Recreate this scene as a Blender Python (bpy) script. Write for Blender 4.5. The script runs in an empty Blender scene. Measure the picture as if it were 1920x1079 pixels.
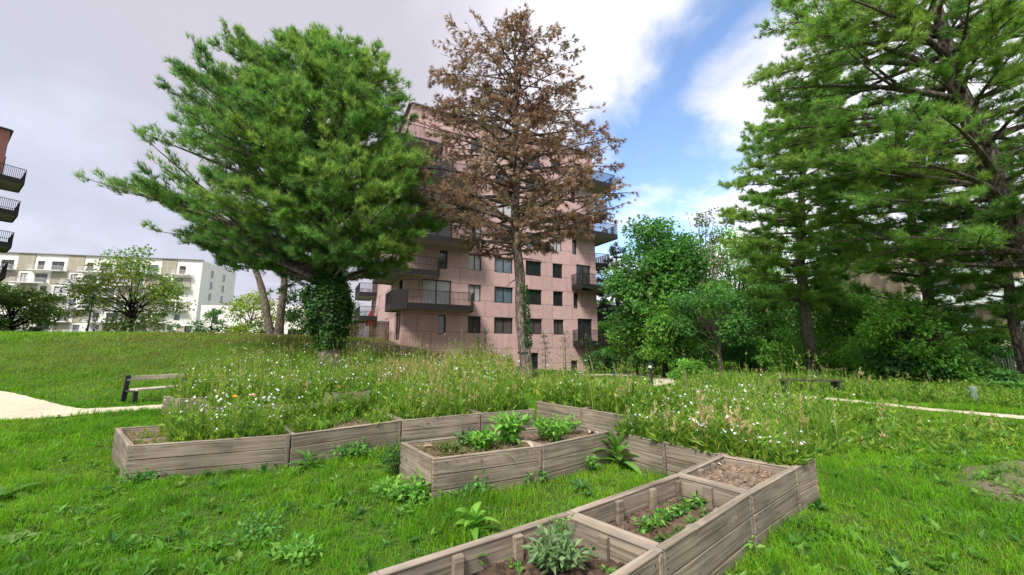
import bpy, math, random
import numpy as np
from mathutils import Vector, Matrix
random.seed(7); rng = np.random.default_rng(11)
SC = bpy.context.scene
COL = SC.collection
PI = math.pi
# ------------------------------------------------------------------ camera geometry (used to lay the place out)
F = 720.0; PITCH = math.radians(8.725); CH = 1.6
cs, sn = math.cos(PITCH), math.sin(PITCH)
def ray(u, v):
    xc = (u - 960) / F; t = (539.5 - v) / F
    return (xc, cs - sn * t, sn + cs * t)
def at_z(u, v, z):
    r = ray(u, v); k = (z - CH) / r[2]
    return (r[0] * k, r[1] * k)
def at_y(u, v, Y):
    r = ray(u, v); k = Y / r[1]
    return (r[0] * k, Y, CH + r[2] * k)
def sstep(a, b, x):
    t = np.clip((x - a) / (b - a), 0, 1)
    return t * t * (3 - 2 * t)
_lat = np.random.default_rng(3).random((256, 256))
def vnoise(x, y):
    x = np.asarray(x, float); y = np.asarray(y, float)
    xi = np.floor(x).astype(int); yi = np.floor(y).astype(int)
    fx = x - xi; fy = y - yi
    fx = fx * fx * (3 - 2 * fx); fy = fy * fy * (3 - 2 * fy)
    a = _lat[xi & 255, yi & 255]; b = _lat[(xi + 1) & 255, yi & 255]
    c = _lat[xi & 255, (yi + 1) & 255]; d = _lat[(xi + 1) & 255, (yi + 1) & 255]
    return (a * (1 - fx) + b * fx) * (1 - fy) + (c * (1 - fx) + d * fx) * fy
def fnoise(x, y):
    return (vnoise(x, y) + .5 * vnoise(x * 2.1 + 7, y * 2.1 + 3) + .25 * vnoise(x * 4.3 + 1, y * 4.3 + 9)) / 1.75
TX = np.array([-200, -30, -20, -12, -8.5, -5, -1.5, 2, 7, 15, 30, 60, 200.])
TZ = np.array([2.4, 2.45, 2.4, 2.2, 1.65, 1.0, .1, -.5, -.95, -1.0, -.9, -.7, -.6])
def terrain(x, y):
    x = np.asarray(x, float); y = np.asarray(y, float)
    T = np.interp(x, TX, TZ)
    right = sstep(-4, 4, x)
    y0 = 11 + 4 * right; y1 = 25 + 9 * right
    z = T * sstep(y0, y1, y)
    return z + .05 * (fnoise(x * .35 + 20, y * .35 + 20) - .5) * sstep(9, 14, y)
def gp(u, v):
    r = ray(u, v); k = 1.0
    while k < 400:
        if CH + r[2] * k < float(terrain(r[0] * k, r[1] * k)): break
        k *= 1.004
    return (r[0] * k, r[1] * k, float(terrain(r[0] * k, r[1] * k)))
# ------------------------------------------------------------------ object helpers
def tag(o, label=None, cat=None, group=None, kind=None):
    if label: o['label'] = label
    if cat: o['category'] = cat
    if group: o['group'] = group
    if kind: o['kind'] = kind
    return o
def empty(name, loc=(0, 0, 0), rz=0.0):
    o = bpy.data.objects.new(name, None); COL.objects.link(o)
    o.location = loc; o.rotation_euler = (0, 0, rz); o.empty_display_size = .2
    return o
class Acc:
    """collects triangles and one colour per vertex"""
    def __init__(s): s.V = []; s.T = []; s.C = []; s.n = 0
    def add(s, V, T, C=(1, 1, 1)):
        V = np.asarray(V, float).reshape(-1, 3); T = np.asarray(T, int).reshape(-1, 3)
        C = np.asarray(C, float)
        if C.ndim == 1: C = np.tile(C[:3], (len(V), 1))
        s.V.append(V); s.T.append(T + s.n); s.C.append(C); s.n += len(V)
    def build(s, name, mat, parent=None, smooth=False, origin=None):
        V = np.concatenate(s.V) if s.V else np.zeros((0, 3)); T = np.concatenate(s.T); C = np.concatenate(s.C)
        if origin is not None: V = V - np.asarray(origin, float)
        me = bpy.data.meshes.new(name)
        me.vertices.add(len(V)); me.vertices.foreach_set('co', V.astype(np.float32).ravel())
        me.loops.add(len(T) * 3); me.loops.foreach_set('vertex_index', T.astype(np.int32).ravel())
        me.polygons.add(len(T))
        me.polygons.foreach_set('loop_start', np.arange(0, len(T) * 3, 3, dtype=np.int32))
        me.polygons.foreach_set('loop_total', np.full(len(T), 3, dtype=np.int32))
        me.polygons.foreach_set('use_smooth', np.full(len(T), smooth, dtype=bool))
        at = me.color_attributes.new('Col', 'FLOAT_COLOR', 'POINT')
        c4 = np.ones((len(V), 4), np.float32); c4[:, :3] = np.clip(C, 0, 4)
        at.data.foreach_set('color', c4.ravel())
        me.update(calc_edges=True)
        me.materials.append(mat)
        o = bpy.data.objects.new(name, me); COL.objects.link(o)
        if origin is not None: o.location = origin
        if parent is not None: o.parent = parent
        return o
BOXT = np.array([[0,2,1],[0,3,2],[4,5,6],[4,6,7],[0,1,5],[0,5,4],[1,2,6],[1,6,5],[2,3,7],[2,7,6],[3,0,4],[3,4,7]])
def box(acc, lo, hi, col=(1, 1, 1)):
    x0, y0, z0 = lo; x1, y1, z1 = hi
    acc.add([(x0,y0,z0),(x1,y0,z0),(x1,y1,z0),(x0,y1,z0),(x0,y0,z1),(x1,y0,z1),(x1,y1,z1),(x0,y1,z1)], BOXT, col)
def bbox(acc, lo, hi, b=.008, col=(1, 1, 1)):
    """box with chamfered edges"""
    x0, y0, z0 = lo; x1, y1, z1 = hi
    prof = [(z0, b), (z0 + b, 0), (z1 - b, 0), (z1, b)]
    V = []
    for z, i in prof:
        V += [(x0+i+b,y0+i,z),(x1-i-b,y0+i,z),(x1-i,y0+i+b,z),(x1-i,y1-i-b,z),(x1-i-b,y1-i,z),(x0+i+b,y1-i,z),(x0+i,y1-i-b,z),(x0+i,y0+i+b,z)]
    T = []
    for k in range(3):
        for j in range(8):
            a = k*8+j; c = k*8+(j+1) % 8
            T += [(a, c, c+8), (a, c+8, a+8)]
    for j in range(1, 7):
        T += [(0, j+1, j), (24, 24+j, 24+j+1)]
    acc.add(V, T, col)
def obox(acc, a, b, w, h, col=(1, 1, 1)):
    """square bar from a to b, w wide (horizontal) and h deep"""
    a = np.array(a, float); b = np.array(b, float); d = b - a; d /= np.linalg.norm(d)
    r = np.array((0, 0, 1.)) if abs(d[2]) < .9 else np.array((1., 0, 0))
    s = np.cross(d, r); s /= np.linalg.norm(s); t = np.cross(s, d)
    V = []
    for p in (a, b):
        for i, j in ((-1,-1),(1,-1),(1,1),(-1,1)): V.append(p + s*w/2*i + t*h/2*j)
    acc.add(V, BOXT, col)
def prism(acc, poly, z0, z1, col=(1, 1, 1)):
    n = len(poly)
    V = [(x, y, z0) for x, y in poly] + [(x, y, z1) for x, y in poly]
    T = []
    for i in range(n):
        j = (i+1) % n
        T += [(i, j, n+j), (i, n+j, n+i)]
    for i in range(1, n-1):
        T += [(0, i+1, i), (n, n+i, n+i+1)]
    acc.add(V, T, col)
def tube(acc, pts, rad, n=6, col=(1, 1, 1), cap=True):
    P = np.asarray(pts, float); m = len(P); rad = np.broadcast_to(np.asarray(rad, float), (m,))
    Tn = np.gradient(P, axis=0); Tn /= np.linalg.norm(Tn, axis=1)[:, None] + 1e-9
    ref = np.array((0, 0, 1.)) if abs(Tn[:, 2]).mean() < .85 else np.array((1., 0, 0))
    S = np.cross(Tn, ref); S /= np.linalg.norm(S, axis=1)[:, None] + 1e-9
    B = np.cross(S, Tn)
    a = np.arange(n) * 2 * PI / n
    V = P[:, None] + rad[:, None, None] * (S[:, None] * np.cos(a)[None, :, None] + B[:, None] * np.sin(a)[None, :, None])
    i = np.arange(m-1)[:, None] * n; j = np.arange(n)[None]; k = (j + 1) % n
    A, Bq, Cq, D = i + j, i + k, i + n + k, i + n + j
    T = np.concatenate([np.stack([A, Bq, Cq], -1).reshape(-1, 3), np.stack([A, Cq, D], -1).reshape(-1, 3)])
    if cap and n > 3:
        e = (m-1)*n
        T = np.concatenate([T, [(e, e+q, e+q+1) for q in range(1, n-1)], [(0, q+1, q) for q in range(1, n-1)]])
    acc.add(V.reshape(-1, 3), T, col)
def norm(a): return a / (np.linalg.norm(a, axis=-1, keepdims=True) + 1e-9)
def rdir(n): return norm(rng.normal(size=(n, 3)))
def jit(col, n, amt=.25):
    """n colours around col (or row-wise)"""
    c = np.asarray(col, float)
    if c.ndim == 1: c = np.tile(c, (n, 1))
    return c * (1 + amt * (rng.random((n, 1)) * 2 - 1)) * (1 + .08 * (rng.random((n, 3)) * 2 - 1))
def pick(cols, n, p=None):
    cols = np.asarray(cols, float)
    return cols[rng.choice(len(cols), n, p=p)]
def blades(acc, P, H, W, lean, col):
    n = len(P); a = rng.random(n) * 2 * PI; b = rng.random(n) * 2 * PI
    S = np.stack([np.cos(a), np.sin(a), np.zeros(n)], 1); D = np.stack([np.cos(b), np.sin(b), np.zeros(n)], 1)
    U = np.array((0, 0, 1.)); H = np.broadcast_to(H, n)[:, None]; W = np.broadcast_to(W, n)[:, None]; lean = np.broadcast_to(lean, n)[:, None]
    M = P + U*H*.6 + D*H*lean*.3; Tp = P + U*H*(1-.3*lean) + D*H*lean
    V = np.stack([P - S*W/2, P + S*W/2, M - S*W*.38, M + S*W*.38, Tp], 1).reshape(-1, 3)
    k = np.arange(n)[:, None, None] * 5
    T = (k + np.array([[0,1,3],[0,3,2],[2,3,4]])[None]).reshape(-1, 3)
    acc.add(V, T, np.repeat(col, 5, 0))
def leaves(acc, P, A, N, L, W, col, fold=.15):
    """simple folded leaves: base P, axis A, rough up N"""
    n = len(P); S = norm(np.cross(A, N)); Nn = np.cross(S, A)
    L = np.broadcast_to(L, n)[:, None]; W = np.broadcast_to(W, n)[:, None]
    m = P + A*L*.45 + Nn*W*fold
    tip = P + A*L - Nn*L*.08
    V = np.stack([P, m + S*W/2, tip, m - S*W/2], 1).reshape(-1, 3)
    k = np.arange(n)[:, None, None] * 4
    T = (k + np.array([[0,1,2],[0,2,3]])[None]).reshape(-1, 3)
    acc.add(V, T, np.repeat(col, 4, 0))
def needles(acc, P, A, k, L, w, spread, col):
    n = len(P); L = np.repeat(np.broadcast_to(L, n), k)
    Pn = np.repeat(P, k, 0); An = np.repeat(A, k, 0)
    D = norm(An + rdir(n*k) * spread); S = norm(np.cross(D, rdir(n*k)))
    L = (L * (.65 + .6*rng.random(n*k)))[:, None]
    off = An * (rng.random((n*k, 1)) - .5) * L * .5
    B = Pn + off
    V = np.stack([B - S*w/2, B + S*w/2, B + D*L], 1).reshape(-1, 3)
    T = np.arange(n*k*3).reshape(-1, 3)
    c = np.repeat(col, k, 0); c = jit(c, n*k, .22)
    acc.add(V, T, np.repeat(c, 3, 0))
def flowers(acc, P, size, col):
    n = len(P); N = norm(rdir(n)*.6 + np.array((-.0, -.45, .75))); A = norm(np.cross(N, rdir(n))); B = np.cross(N, A)
    s = np.broadcast_to(size, n)[:, None]/2
    ang = np.arange(6)*PI/3
    ring = [P + (A*math.cos(t) + B*math.sin(t))*s*(1 if i % 2 else .62) + N*s*.1 for i, t in enumerate(ang)]
    V = np.stack([P] + ring, 1).reshape(-1, 3); k = np.arange(n)[:, None, None]*7
    T = (k + np.array([[0, i+1, (i+1) % 6+1] for i in range(6)])[None]).reshape(-1, 3)
    acc.add(V, T, np.repeat(col, 7, 0))
def inpoly(x, y, poly):
    x = np.asarray(x); y = np.asarray(y); r = np.zeros(x.shape, bool); n = len(poly)
    for i in range(n):
        x1, y1 = poly[i][:2]; x2, y2 = poly[(i+1) % n][:2]
        if y1 == y2: continue
        c = ((y1 > y) != (y2 > y)) & (x < (x2-x1)*(y-y1)/(y2-y1)+x1)
        r ^= c
    return r
# ------------------------------------------------------------------ materials
def mat(name):
    m = bpy.data.materials.new(name); m.use_nodes = True
    nt = m.node_tree; b = nt.nodes['Principled BSDF']
    return m, nt, b
def N(nt, t, **k):
    n = nt.nodes.new(t)
    for a, v in k.items():
        if a in n.inputs: n.inputs[a].default_value = v
        else: setattr(n, a, v)
    return n
def ramp(nt, fac, stops):
    r = nt.nodes.new('ShaderNodeValToRGB'); e = r.color_ramp.elements
    while len(e) < len(stops): e.new(.5)
    for i, (p, c) in enumerate(stops):
        e[i].position = p; e[i].color = (*c, 1) if len(c) == 3 else c
    nt.links.new(fac, r.inputs[0]); return r
def mix(nt, mode, fac, a, b):
    n = nt.nodes.new('ShaderNodeMix'); n.data_type = 'RGBA'; n.blend_type = mode; n.clamp_factor = True
    for s, v in ((n.inputs[0], fac), (n.inputs[6], a), (n.inputs[7], b)):
        if hasattr(v, 'links') or isinstance(v, bpy.types.NodeSocket): nt.links.new(v, s)
        elif isinstance(v, tuple): s.default_value = (*v[:3], 1)
        else: s.default_value = v
    return n.outputs[2]
def m_leaf(name, trans=.48, rough=.55, tint=(1.15, 1.25, .7)):
    m, nt, b = mat(name)
    a = N(nt, 'ShaderNodeAttribute', attribute_name='Col')
    nt.links.new(a.outputs[0], b.inputs['Base Color']); b.inputs['Roughness'].default_value = rough
    b.inputs['Specular IOR Level'].default_value = .25
    tr = N(nt, 'ShaderNodeBsdfTranslucent')
    t = mix(nt, 'MULTIPLY', 1.0, a.outputs[0], tint); nt.links.new(t, tr.inputs[0])
    ms = N(nt, 'ShaderNodeMixShader'); ms.inputs[0].default_value = trans
    nt.links.new(b.outputs[0], ms.inputs[1]); nt.links.new(tr.outputs[0], ms.inputs[2])
    nt.links.new(ms.outputs[0], nt.nodes['Material Output'].inputs[0])
    return m
def bump(nt, b, h, strength=.3, dist=.02):
    n = N(nt, 'ShaderNodeBump'); n.inputs['Strength'].default_value = strength; n.inputs['Distance'].default_value = dist
    nt.links.new(h, n.inputs['Height']); nt.links.new(n.outputs[0], b.inputs['Normal'])
def m_col(name, rough=.7, spec=.3, noise=.12, nscale=6.0, bstr=.0):
    """vertex colour modulated by a little procedural dirt"""
    m, nt, b = mat(name)
    a = N(nt, 'ShaderNodeAttribute', attribute_name='Col'); tc = N(nt, 'ShaderNodeTexCoord')
    no = N(nt, 'ShaderNodeTexNoise'); no.inputs['Scale'].default_value = nscale; no.inputs['Detail'].default_value = 6
    nt.links.new(tc.outputs['Object'], no.inputs['Vector'])
    r = ramp(nt, no.outputs[0], [(.25, (1-noise*2,)*3), (.75, (1+noise,)*3)])
    nt.links.new(mix(nt, 'MULTIPLY', 1.0, a.outputs[0], r.outputs[0]), b.inputs['Base Color'])
    b.inputs['Roughness'].default_value = rough; b.inputs['Specular IOR Level'].default_value = spec
    if bstr: bump(nt, b, no.outputs[0], bstr, .03)
    return m
def m_bark(name, c1, c2, scale=5.0):
    m, nt, b = mat(name); tc = N(nt, 'ShaderNodeTexCoord'); mp = N(nt, 'ShaderNodeMapping'); mp.inputs['Scale'].default_value = (1, 1, .28)
    nt.links.new(tc.outputs['Object'], mp.inputs[0])
    vo = N(nt, 'ShaderNodeTexVoronoi', feature='DISTANCE_TO_EDGE'); vo.inputs['Scale'].default_value = scale*1.6
    no = N(nt, 'ShaderNodeTexNoise'); no.inputs['Scale'].default_value = scale*2; no.inputs['Detail'].default_value = 8
    nt.links.new(mp.outputs[0], no.inputs['Vector'])
    w = mix(nt, 'LINEAR_LIGHT', .12, mp.outputs[0], no.outputs[1]); nt.links.new(w, vo.inputs['Vector'])
    r1 = ramp(nt, vo.outputs[0], [(.0, tuple(x*.35 for x in c1)), (.12, c1), (.6, c2)])
    r2 = ramp(nt, no.outputs[0], [(.3, (.6,)*3), (.7, (1.15,)*3)])
    nt.links.new(mix(nt, 'MULTIPLY', 1.0, r1.outputs[0], r2.outputs[0]), b.inputs['Base Color'])
    b.inputs['Roughness'].default_value = .9; b.inputs['Specular IOR Level'].default_value = .15
    ad = N(nt, 'ShaderNodeMath', operation='MINIMUM'); nt.links.new(vo.outputs[0], ad.inputs[0]); ad.inputs[1].default_value = .2
    bump(nt, b, ad.outputs[0], .9, .08)
    return m
def m_wood(name, c1, c2, c3):
    """weathered boards: grain along local x, knots, stains"""
    m, nt, b = mat(name); tc = N(nt, 'ShaderNodeTexCoord'); oi = N(nt, 'ShaderNodeObjectInfo')
    ad = N(nt, 'ShaderNodeVectorMath', operation='ADD'); sc = N(nt, 'ShaderNodeVectorMath', operation='SCALE'); sc.inputs['Scale'].default_value = 37.
    cb = N(nt, 'ShaderNodeCombineXYZ'); 
    for i in range(3): nt.links.new(oi.outputs['Random'], cb.inputs[i])
    nt.links.new(cb.outputs[0], sc.inputs[0]); nt.links.new(tc.outputs['Object'], ad.inputs[0]); nt.links.new(sc.outputs[0], ad.inputs[1])
    # knots bend the grain
    mk = N(nt, 'ShaderNodeMapping'); mk.inputs['Scale'].default_value = (1.5, .0, 4.5); nt.links.new(ad.outputs[0], mk.inputs[0])
    vk = N(nt, 'ShaderNodeTexVoronoi'); vk.inputs['Scale'].default_value = 1.0; nt.links.new(mk.outputs[0], vk.inputs['Vector'])
    mp = N(nt, 'ShaderNodeMapping'); mp.inputs['Scale'].default_value = (1.6, 42, 42); nt.links.new(ad.outputs[0], mp.inputs[0])
    kn = N(nt, 'ShaderNodeMapRange'); kn.inputs[1].default_value = 0; kn.inputs[2].default_value = .22; kn.inputs[3].default_value = 2.2; kn.inputs[4].default_value = 0
    nt.links.new(vk.outputs['Distance'], kn.inputs[0])
    ad2 = N(nt, 'ShaderNodeVectorMath', operation='ADD'); nt.links.new(mp.outputs[0], ad2.inputs[0]); nt.links.new(kn.outputs[0], ad2.inputs[1])
    no = N(nt, 'ShaderNodeTexNoise'); no.inputs['Scale'].default_value = 1.0; no.inputs['Detail'].default_value = 7; no.inputs['Distortion'].default_value = .8
    nt.links.new(ad2.outputs[0], no.inputs['Vector'])
    r = ramp(nt, no.outputs[0], [(.28, tuple(x*.85 for x in c1)), (.5, tuple(x*.85 for x in c2)), (.72, tuple(x*.85 for x in c3))])
    st = N(nt, 'ShaderNodeTexNoise'); st.inputs['Scale'].default_value = 2.3; st.inputs['Detail'].default_value = 4; nt.links.new(ad.outputs[0], st.inputs['Vector'])
    r2 = ramp(nt, st.outputs[0], [(.3, (.62, .63, .6)), (.7, (1.18, 1.12, 1.05))])
    c = mix(nt, 'MULTIPLY', 1.0, r.outputs[0], r2.outputs[0])
    r3 = ramp(nt, vk.outputs['Distance'], [(.02, (.8, .8, .8)), (.07, (0, 0, 0))])
    c = mix(nt, 'MIX', r3.outputs[0], c, tuple(x*.35 for x in c1))
    at = N(nt, 'ShaderNodeAttribute', attribute_name='Col')
    c = mix(nt, 'MULTIPLY', 1.0, c, at.outputs[0])
    # damp, mossy splash band low on the boards
    sz = N(nt, 'ShaderNodeSeparateXYZ'); nt.links.new(tc.outputs['Object'], sz.inputs[0])
    mr = N(nt, 'ShaderNodeMapRange'); mr.inputs[1].default_value = .17; mr.inputs[2].default_value = -.02; nt.links.new(sz.outputs[2], mr.inputs[0])
    mn = N(nt, 'ShaderNodeTexNoise'); mn.inputs['Scale'].default_value = 7; mn.inputs['Detail'].default_value = 6; nt.links.new(ad.outputs[0], mn.inputs['Vector'])
    mm = N(nt, 'ShaderNodeMath', operation='MULTIPLY'); nt.links.new(mr.outputs[0], mm.inputs[0]); nt.links.new(mn.outputs[0], mm.inputs[1]); mm.use_clamp = True
    c = mix(nt, 'MIX', mm.outputs[0], c, (.075, .085, .04))
    gn_ = ramp(nt, mn.outputs[0], [(.56, (0, 0, 0)), (.72, (.55, .55, .55))]); c = mix(nt, 'MIX', gn_.outputs[0], c, (.19, .185, .16))
    nt.links.new(c, b.inputs['Base Color']); b.inputs['Roughness'].default_value = .85; b.inputs['Specular IOR Level'].default_value = .2
    bump(nt, b, no.outputs[0], .35, .012)
    return m
M = {}
M['leaf'] = m_leaf('leaf')
M['needle'] = m_leaf('needle', .5, .6, (1.1, 1.2, .8))
M['dead'] = m_leaf('dead_needle', .35, .8, (1.1, 1, .8))
M['grass'] = m_leaf('grass', .48, .5, (1.2, 1.25, .6))
M['flower'] = m_leaf('petal', .3, .7, (1, 1, 1))
M['bark'] = m_bark('pine_bark', (.17, .135, .115), (.37, .315, .275))
M['bark_light'] = m_bark('light_bark', (.20, .17, .13), (.42, .37, .30), 7)
M['bark_dark'] = m_bark('dark_bark', (.05, .04, .032), (.11, .09, .07), 7)
M['wood'] = m_wood('weathered_board', (.13, .108, .083), (.275, .235, .187), (.39, .345, .29))
M['paint'] = m_col('painted_metal', .45, .4, .08)
M['black'] = m_col('black_metal', .6, .25, .08)
M['matte'] = m_col('matte_surface', .85, .2, .1, 3)
M['soil'] = m_col('garden_soil', .95, .1, .35, 22, .9)
M['paper'] = m_leaf('dry_leaf', .2, .8, (1, .95, .8))
# pink facade: big panels with fine joints
def m_panel(name, c, bw, rh, joint=.55, var=.12, mortar=.012, offset=.5):
    m, nt, b = mat(name); tc = N(nt, 'ShaderNodeTexCoord'); sx = N(nt, 'ShaderNodeSeparateXYZ'); nt.links.new(tc.outputs['Object'], sx.inputs[0])
    ad = N(nt, 'ShaderNodeMath', operation='ADD'); nt.links.new(sx.outputs[0], ad.inputs[0]); nt.links.new(sx.outputs[1], ad.inputs[1])
    cb = N(nt, 'ShaderNodeCombineXYZ'); nt.links.new(ad.outputs[0], cb.inputs[0]); nt.links.new(sx.outputs[2], cb.inputs[1])
    br = N(nt, 'ShaderNodeTexBrick'); br.offset = offset; br.inputs['Scale'].default_value = 1; br.inputs['Mortar Size'].default_value = mortar
    br.inputs['Brick Width'].default_value = bw; br.inputs['Row Height'].default_value = rh; br.inputs['Bias'].default_value = .0
    br.inputs['Color1'].default_value = (*[x*(1-var) for x in c], 1); br.inputs['Color2'].default_value = (*[min(1, x*(1+var)) for x in c], 1); br.inputs['Mortar'].default_value = (*[x*joint for x in c], 1)
    nt.links.new(cb.outputs[0], br.inputs['Vector'])
    no = N(nt, 'ShaderNodeTexNoise'); no.inputs['Scale'].default_value = 1.4; no.inputs['Detail'].default_value = 9; no.inputs['Roughness'].default_value = .7
    nt.links.new(tc.outputs['Object'], no.inputs['Vector'])
    r = ramp(nt, no.outputs[0], [(.3, (.84,)*3), (.7, (1.08,)*3)])
    mp = N(nt, 'ShaderNodeMapping'); mp.inputs['Scale'].default_value = (1.6, .12, 1); nt.links.new(cb.outputs[0], mp.inputs[0])
    sk = N(nt, 'ShaderNodeTexNoise'); sk.inputs['Scale'].default_value = 1.5; sk.inputs['Detail'].default_value = 5; nt.links.new(mp.outputs[0], sk.inputs['Vector'])
    rs = ramp(nt, sk.outputs[0], [(.30, (.92, .915, .91)), (.55, (1, 1, 1))])
    nt.links.new(mix(nt, 'MULTIPLY', 1.0, mix(nt, 'MULTIPLY', 1.0, br.outputs[0], r.outputs[0]), rs.outputs[0]), b.inputs['Base Color'])
    b.inputs['Roughness'].default_value = .8; b.inputs['Specular IOR Level'].default_value = .25
    return m
M['pink'] = m_panel('pink_panel', (.53, .36, .34), 2.45, 1.435, .5, .09, .028)
M['brick'] = m_panel('red_brown_panel', (.26, .125, .10), 2.4, 1.4, .6, .07)
M['stone'] = m_panel('stone_tile', (.30, .245, .175), .62, .55, .75, .38, .006)
M['white'] = m_panel('white_render', (.80, .78, .72), 7, 2.8, .93, .01, .01, 0)
M['beige'] = m_panel('beige_panel', (.37, .335, .26), .55, 2.8, .8, .05, .012, 0)
def m_glass(name, c, rough=.06):
    m, nt, b = mat(name); b.inputs['Base Color'].default_value = (*c, 1); b.inputs['Roughness'].default_value = rough
    b.inputs['Specular IOR Level'].default_value = .8
    tc = N(nt, 'ShaderNodeTexCoord'); no = N(nt, 'ShaderNodeTexNoise'); no.inputs['Scale'].default_value = .8; nt.links.new(tc.outputs['Object'], no.inputs['Vector']); bump(nt, b, no.outputs[0], .05, .02)
    return m
M['glass'] = m_glass('window_glass', (.02, .024, .028)); M['glass_blue'] = m_glass('blue_glass', (.10, .14, .18))
M['curtain'] = m_glass('curtained_glass', (.42, .42, .44), .25); M['shutter'] = m_panel('roller_shutter', (.085, .075, .07), 20, .09, .5, .02, .012, 0)
M['frost'] = m_glass('frosted_glass', (.50, .58, .55), .3)
# ------------------------------------------------------------------ camera, sun, sky
cam = bpy.data.objects.new('camera', bpy.data.cameras.new('camera')); COL.objects.link(cam)
cam.location = (0, 0, CH); cam.rotation_euler = (PI/2 + PITCH, 0, 0)
cam.data.sensor_width = 36; cam.data.lens = F/1920*36; cam.data.clip_end = 3000; cam.data.clip_start = .05
SC.camera = cam
SUN_EL, SUN_AZ = math.radians(50), math.radians(206)      # azimuth measured from +y towards +x
sd = Vector((math.sin(SUN_AZ)*math.cos(SUN_EL), math.cos(SUN_AZ)*math.cos(SUN_EL), math.sin(SUN_EL)))
sl = bpy.data.lights.new('sun', 'SUN'); sl.energy = 1.8; sl.angle = math.radians(14); sl.color = (1, .955, .88)
so = bpy.data.objects.new('sun', sl); COL.objects.link(so); so.rotation_euler = sd.to_track_quat('Z', 'Y').to_euler(); so.location = (-20, -30, 40)
W = bpy.data.worlds.new('World'); SC.world = W; W.use_nodes = True
nt = W.node_tree; nt.nodes.clear(); L = nt.links.new
out = N(nt, 'ShaderNodeOutputWorld'); tc = N(nt, 'ShaderNodeTexCoord'); D = tc.outputs['Generated']
sky = N(nt, 'ShaderNodeTexSky', sky_type='NISHITA'); sky.sun_disc = False; sky.sun_elevation = SUN_EL; sky.sun_rotation = SUN_AZ
sky.air_density = 1.0; sky.dust_density = .6; sky.ozone_density = 2.5
bg1 = N(nt, 'ShaderNodeBackground'); bg1.inputs[1].default_value = .10; L(sky.outputs[0], bg1.inputs[0])
def math_(op, a, b=None, clamp=False):
    n = N(nt, 'ShaderNodeMath', operation=op); n.use_clamp = clamp
    for i, v in enumerate((a, b)):
        if v is None: continue
        if isinstance(v, bpy.types.NodeSocket): L(v, n.inputs[i])
        else: n.inputs[i].default_value = v
    return n.outputs[0]
def dot_(vec):
    n = N(nt, 'ShaderNodeVectorMath', operation='DOT_PRODUCT'); L(D, n.inputs[0]); n.inputs[1].default_value = tuple(vec); return n.outputs['Value']
def mapr(v, a, b, c=0., d=1.):
    n = N(nt, 'ShaderNodeMapRange', interpolation_type='SMOOTHSTEP'); L(v, n.inputs[0])
    for i, x in enumerate((a, b, c, d)): n.inputs[i+1].default_value = x
    return n.outputs[0]
# project the direction on a cloud layer so that clouds flatten towards the horizon
sp = N(nt, 'ShaderNodeSeparateXYZ'); L(D, sp.inputs[0])
zz = math_('ADD', math_('MAXIMUM', sp.outputs[2], 0.0), .22)
cx = math_('DIVIDE', sp.outputs[0], zz); cy = math_('DIVIDE', sp.outputs[1], zz)
cv = N(nt, 'ShaderNodeCombineXYZ'); L(cx, cv.inputs[0]); L(cy, cv.inputs[1])
n1 = N(nt, 'ShaderNodeTexNoise'); n1.inputs['Scale'].default_value = 1.7; n1.inputs['Detail'].default_value = 9; n1.inputs['Roughness'].default_value = .55; n1.inputs['Distortion'].default_value = .3
L(cv.outputs[0], n1.inputs['Vector'])
n2 = N(nt, 'ShaderNodeTexNoise'); n2.inputs['Scale'].default_value = .9; n2.inputs['Detail'].default_value = 7; n2.inputs['Distortion'].default_value = .4
mo = N(nt, 'ShaderNodeMapping'); mo.inputs['Location'].default_value = (4.3, 1.7, 0); L(cv.outputs[0], mo.inputs[0]); L(mo.outputs[0], n2.inputs['Vector'])
ra = Vector(ray(1455, 20)).normalized(); rb_ = Vector(ray(1175, 370)).normalized()
gn = ra.cross(rb_).normalized(); gm = (ra + rb_).normalized()
gap = math_('ABSOLUTE', math_('ADD', dot_(gn), math_('MULTIPLY', math_('SUBTRACT', n1.outputs[0], .5), .85)))
gapm = math_('MULTIPLY', mapr(gap, .02, .20, 1, 0), mapr(dot_(gm), .55, .85))
# a paler rift low in the west
rl = Vector(ray(110, 420)).normalized()
rift = math_('MULTIPLY', mapr(math_('ADD', dot_(rl), math_('MULTIPLY', math_('SUBTRACT', n1.outputs[0], .5), .35)), .90, 1.0), .13)
hole = math_('MAXIMUM', gapm, rift)
thin = math_('MULTIPLY', mapr(n2.outputs[0], .52, .75), .05)
hole = math_('MAXIMUM', hole, thin)
# cloud brightness: heavier and greyer in the west, whiter by the gap and low in the east
dk = mapr(dot_(Vector(ray(60, 170)).normalized()), .55, 1.0)
wh = mapr(dot_(Vector(ray(1270, 330)).normalized()), .80, 1.0)
lum = math_('ADD', math_('MULTIPLY', n2.outputs[0], .62), math_('SUBTRACT', math_('MULTIPLY', wh, .22), math_('MULTIPLY', dk, .72)))
lum = math_('ADD', lum, math_('ADD', math_('MULTIPLY', math_('SUBTRACT', n1.outputs[0], .5), .75), .07))
lum = math_('ADD', lum, math_('MULTIPLY', mapr(dot_(Vector(ray(230, 455)).normalized()), .90, 1.0), .34))
lum = math_('DIVIDE', math_('ADD', lum, .17), 1.3)
cr = ramp(nt, lum, [(.10, (.40, .385, .44)), (.34, (.55, .535, .61)), (.54, (.72, .71, .78)), (.78, (.90, .895, .95)), (.97, (1.04, 1.04, 1.06))])
bg2 = N(nt, 'ShaderNodeBackground'); bg2.inputs[1].default_value = .53; L(cr.outputs[0], bg2.inputs[0])
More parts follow.
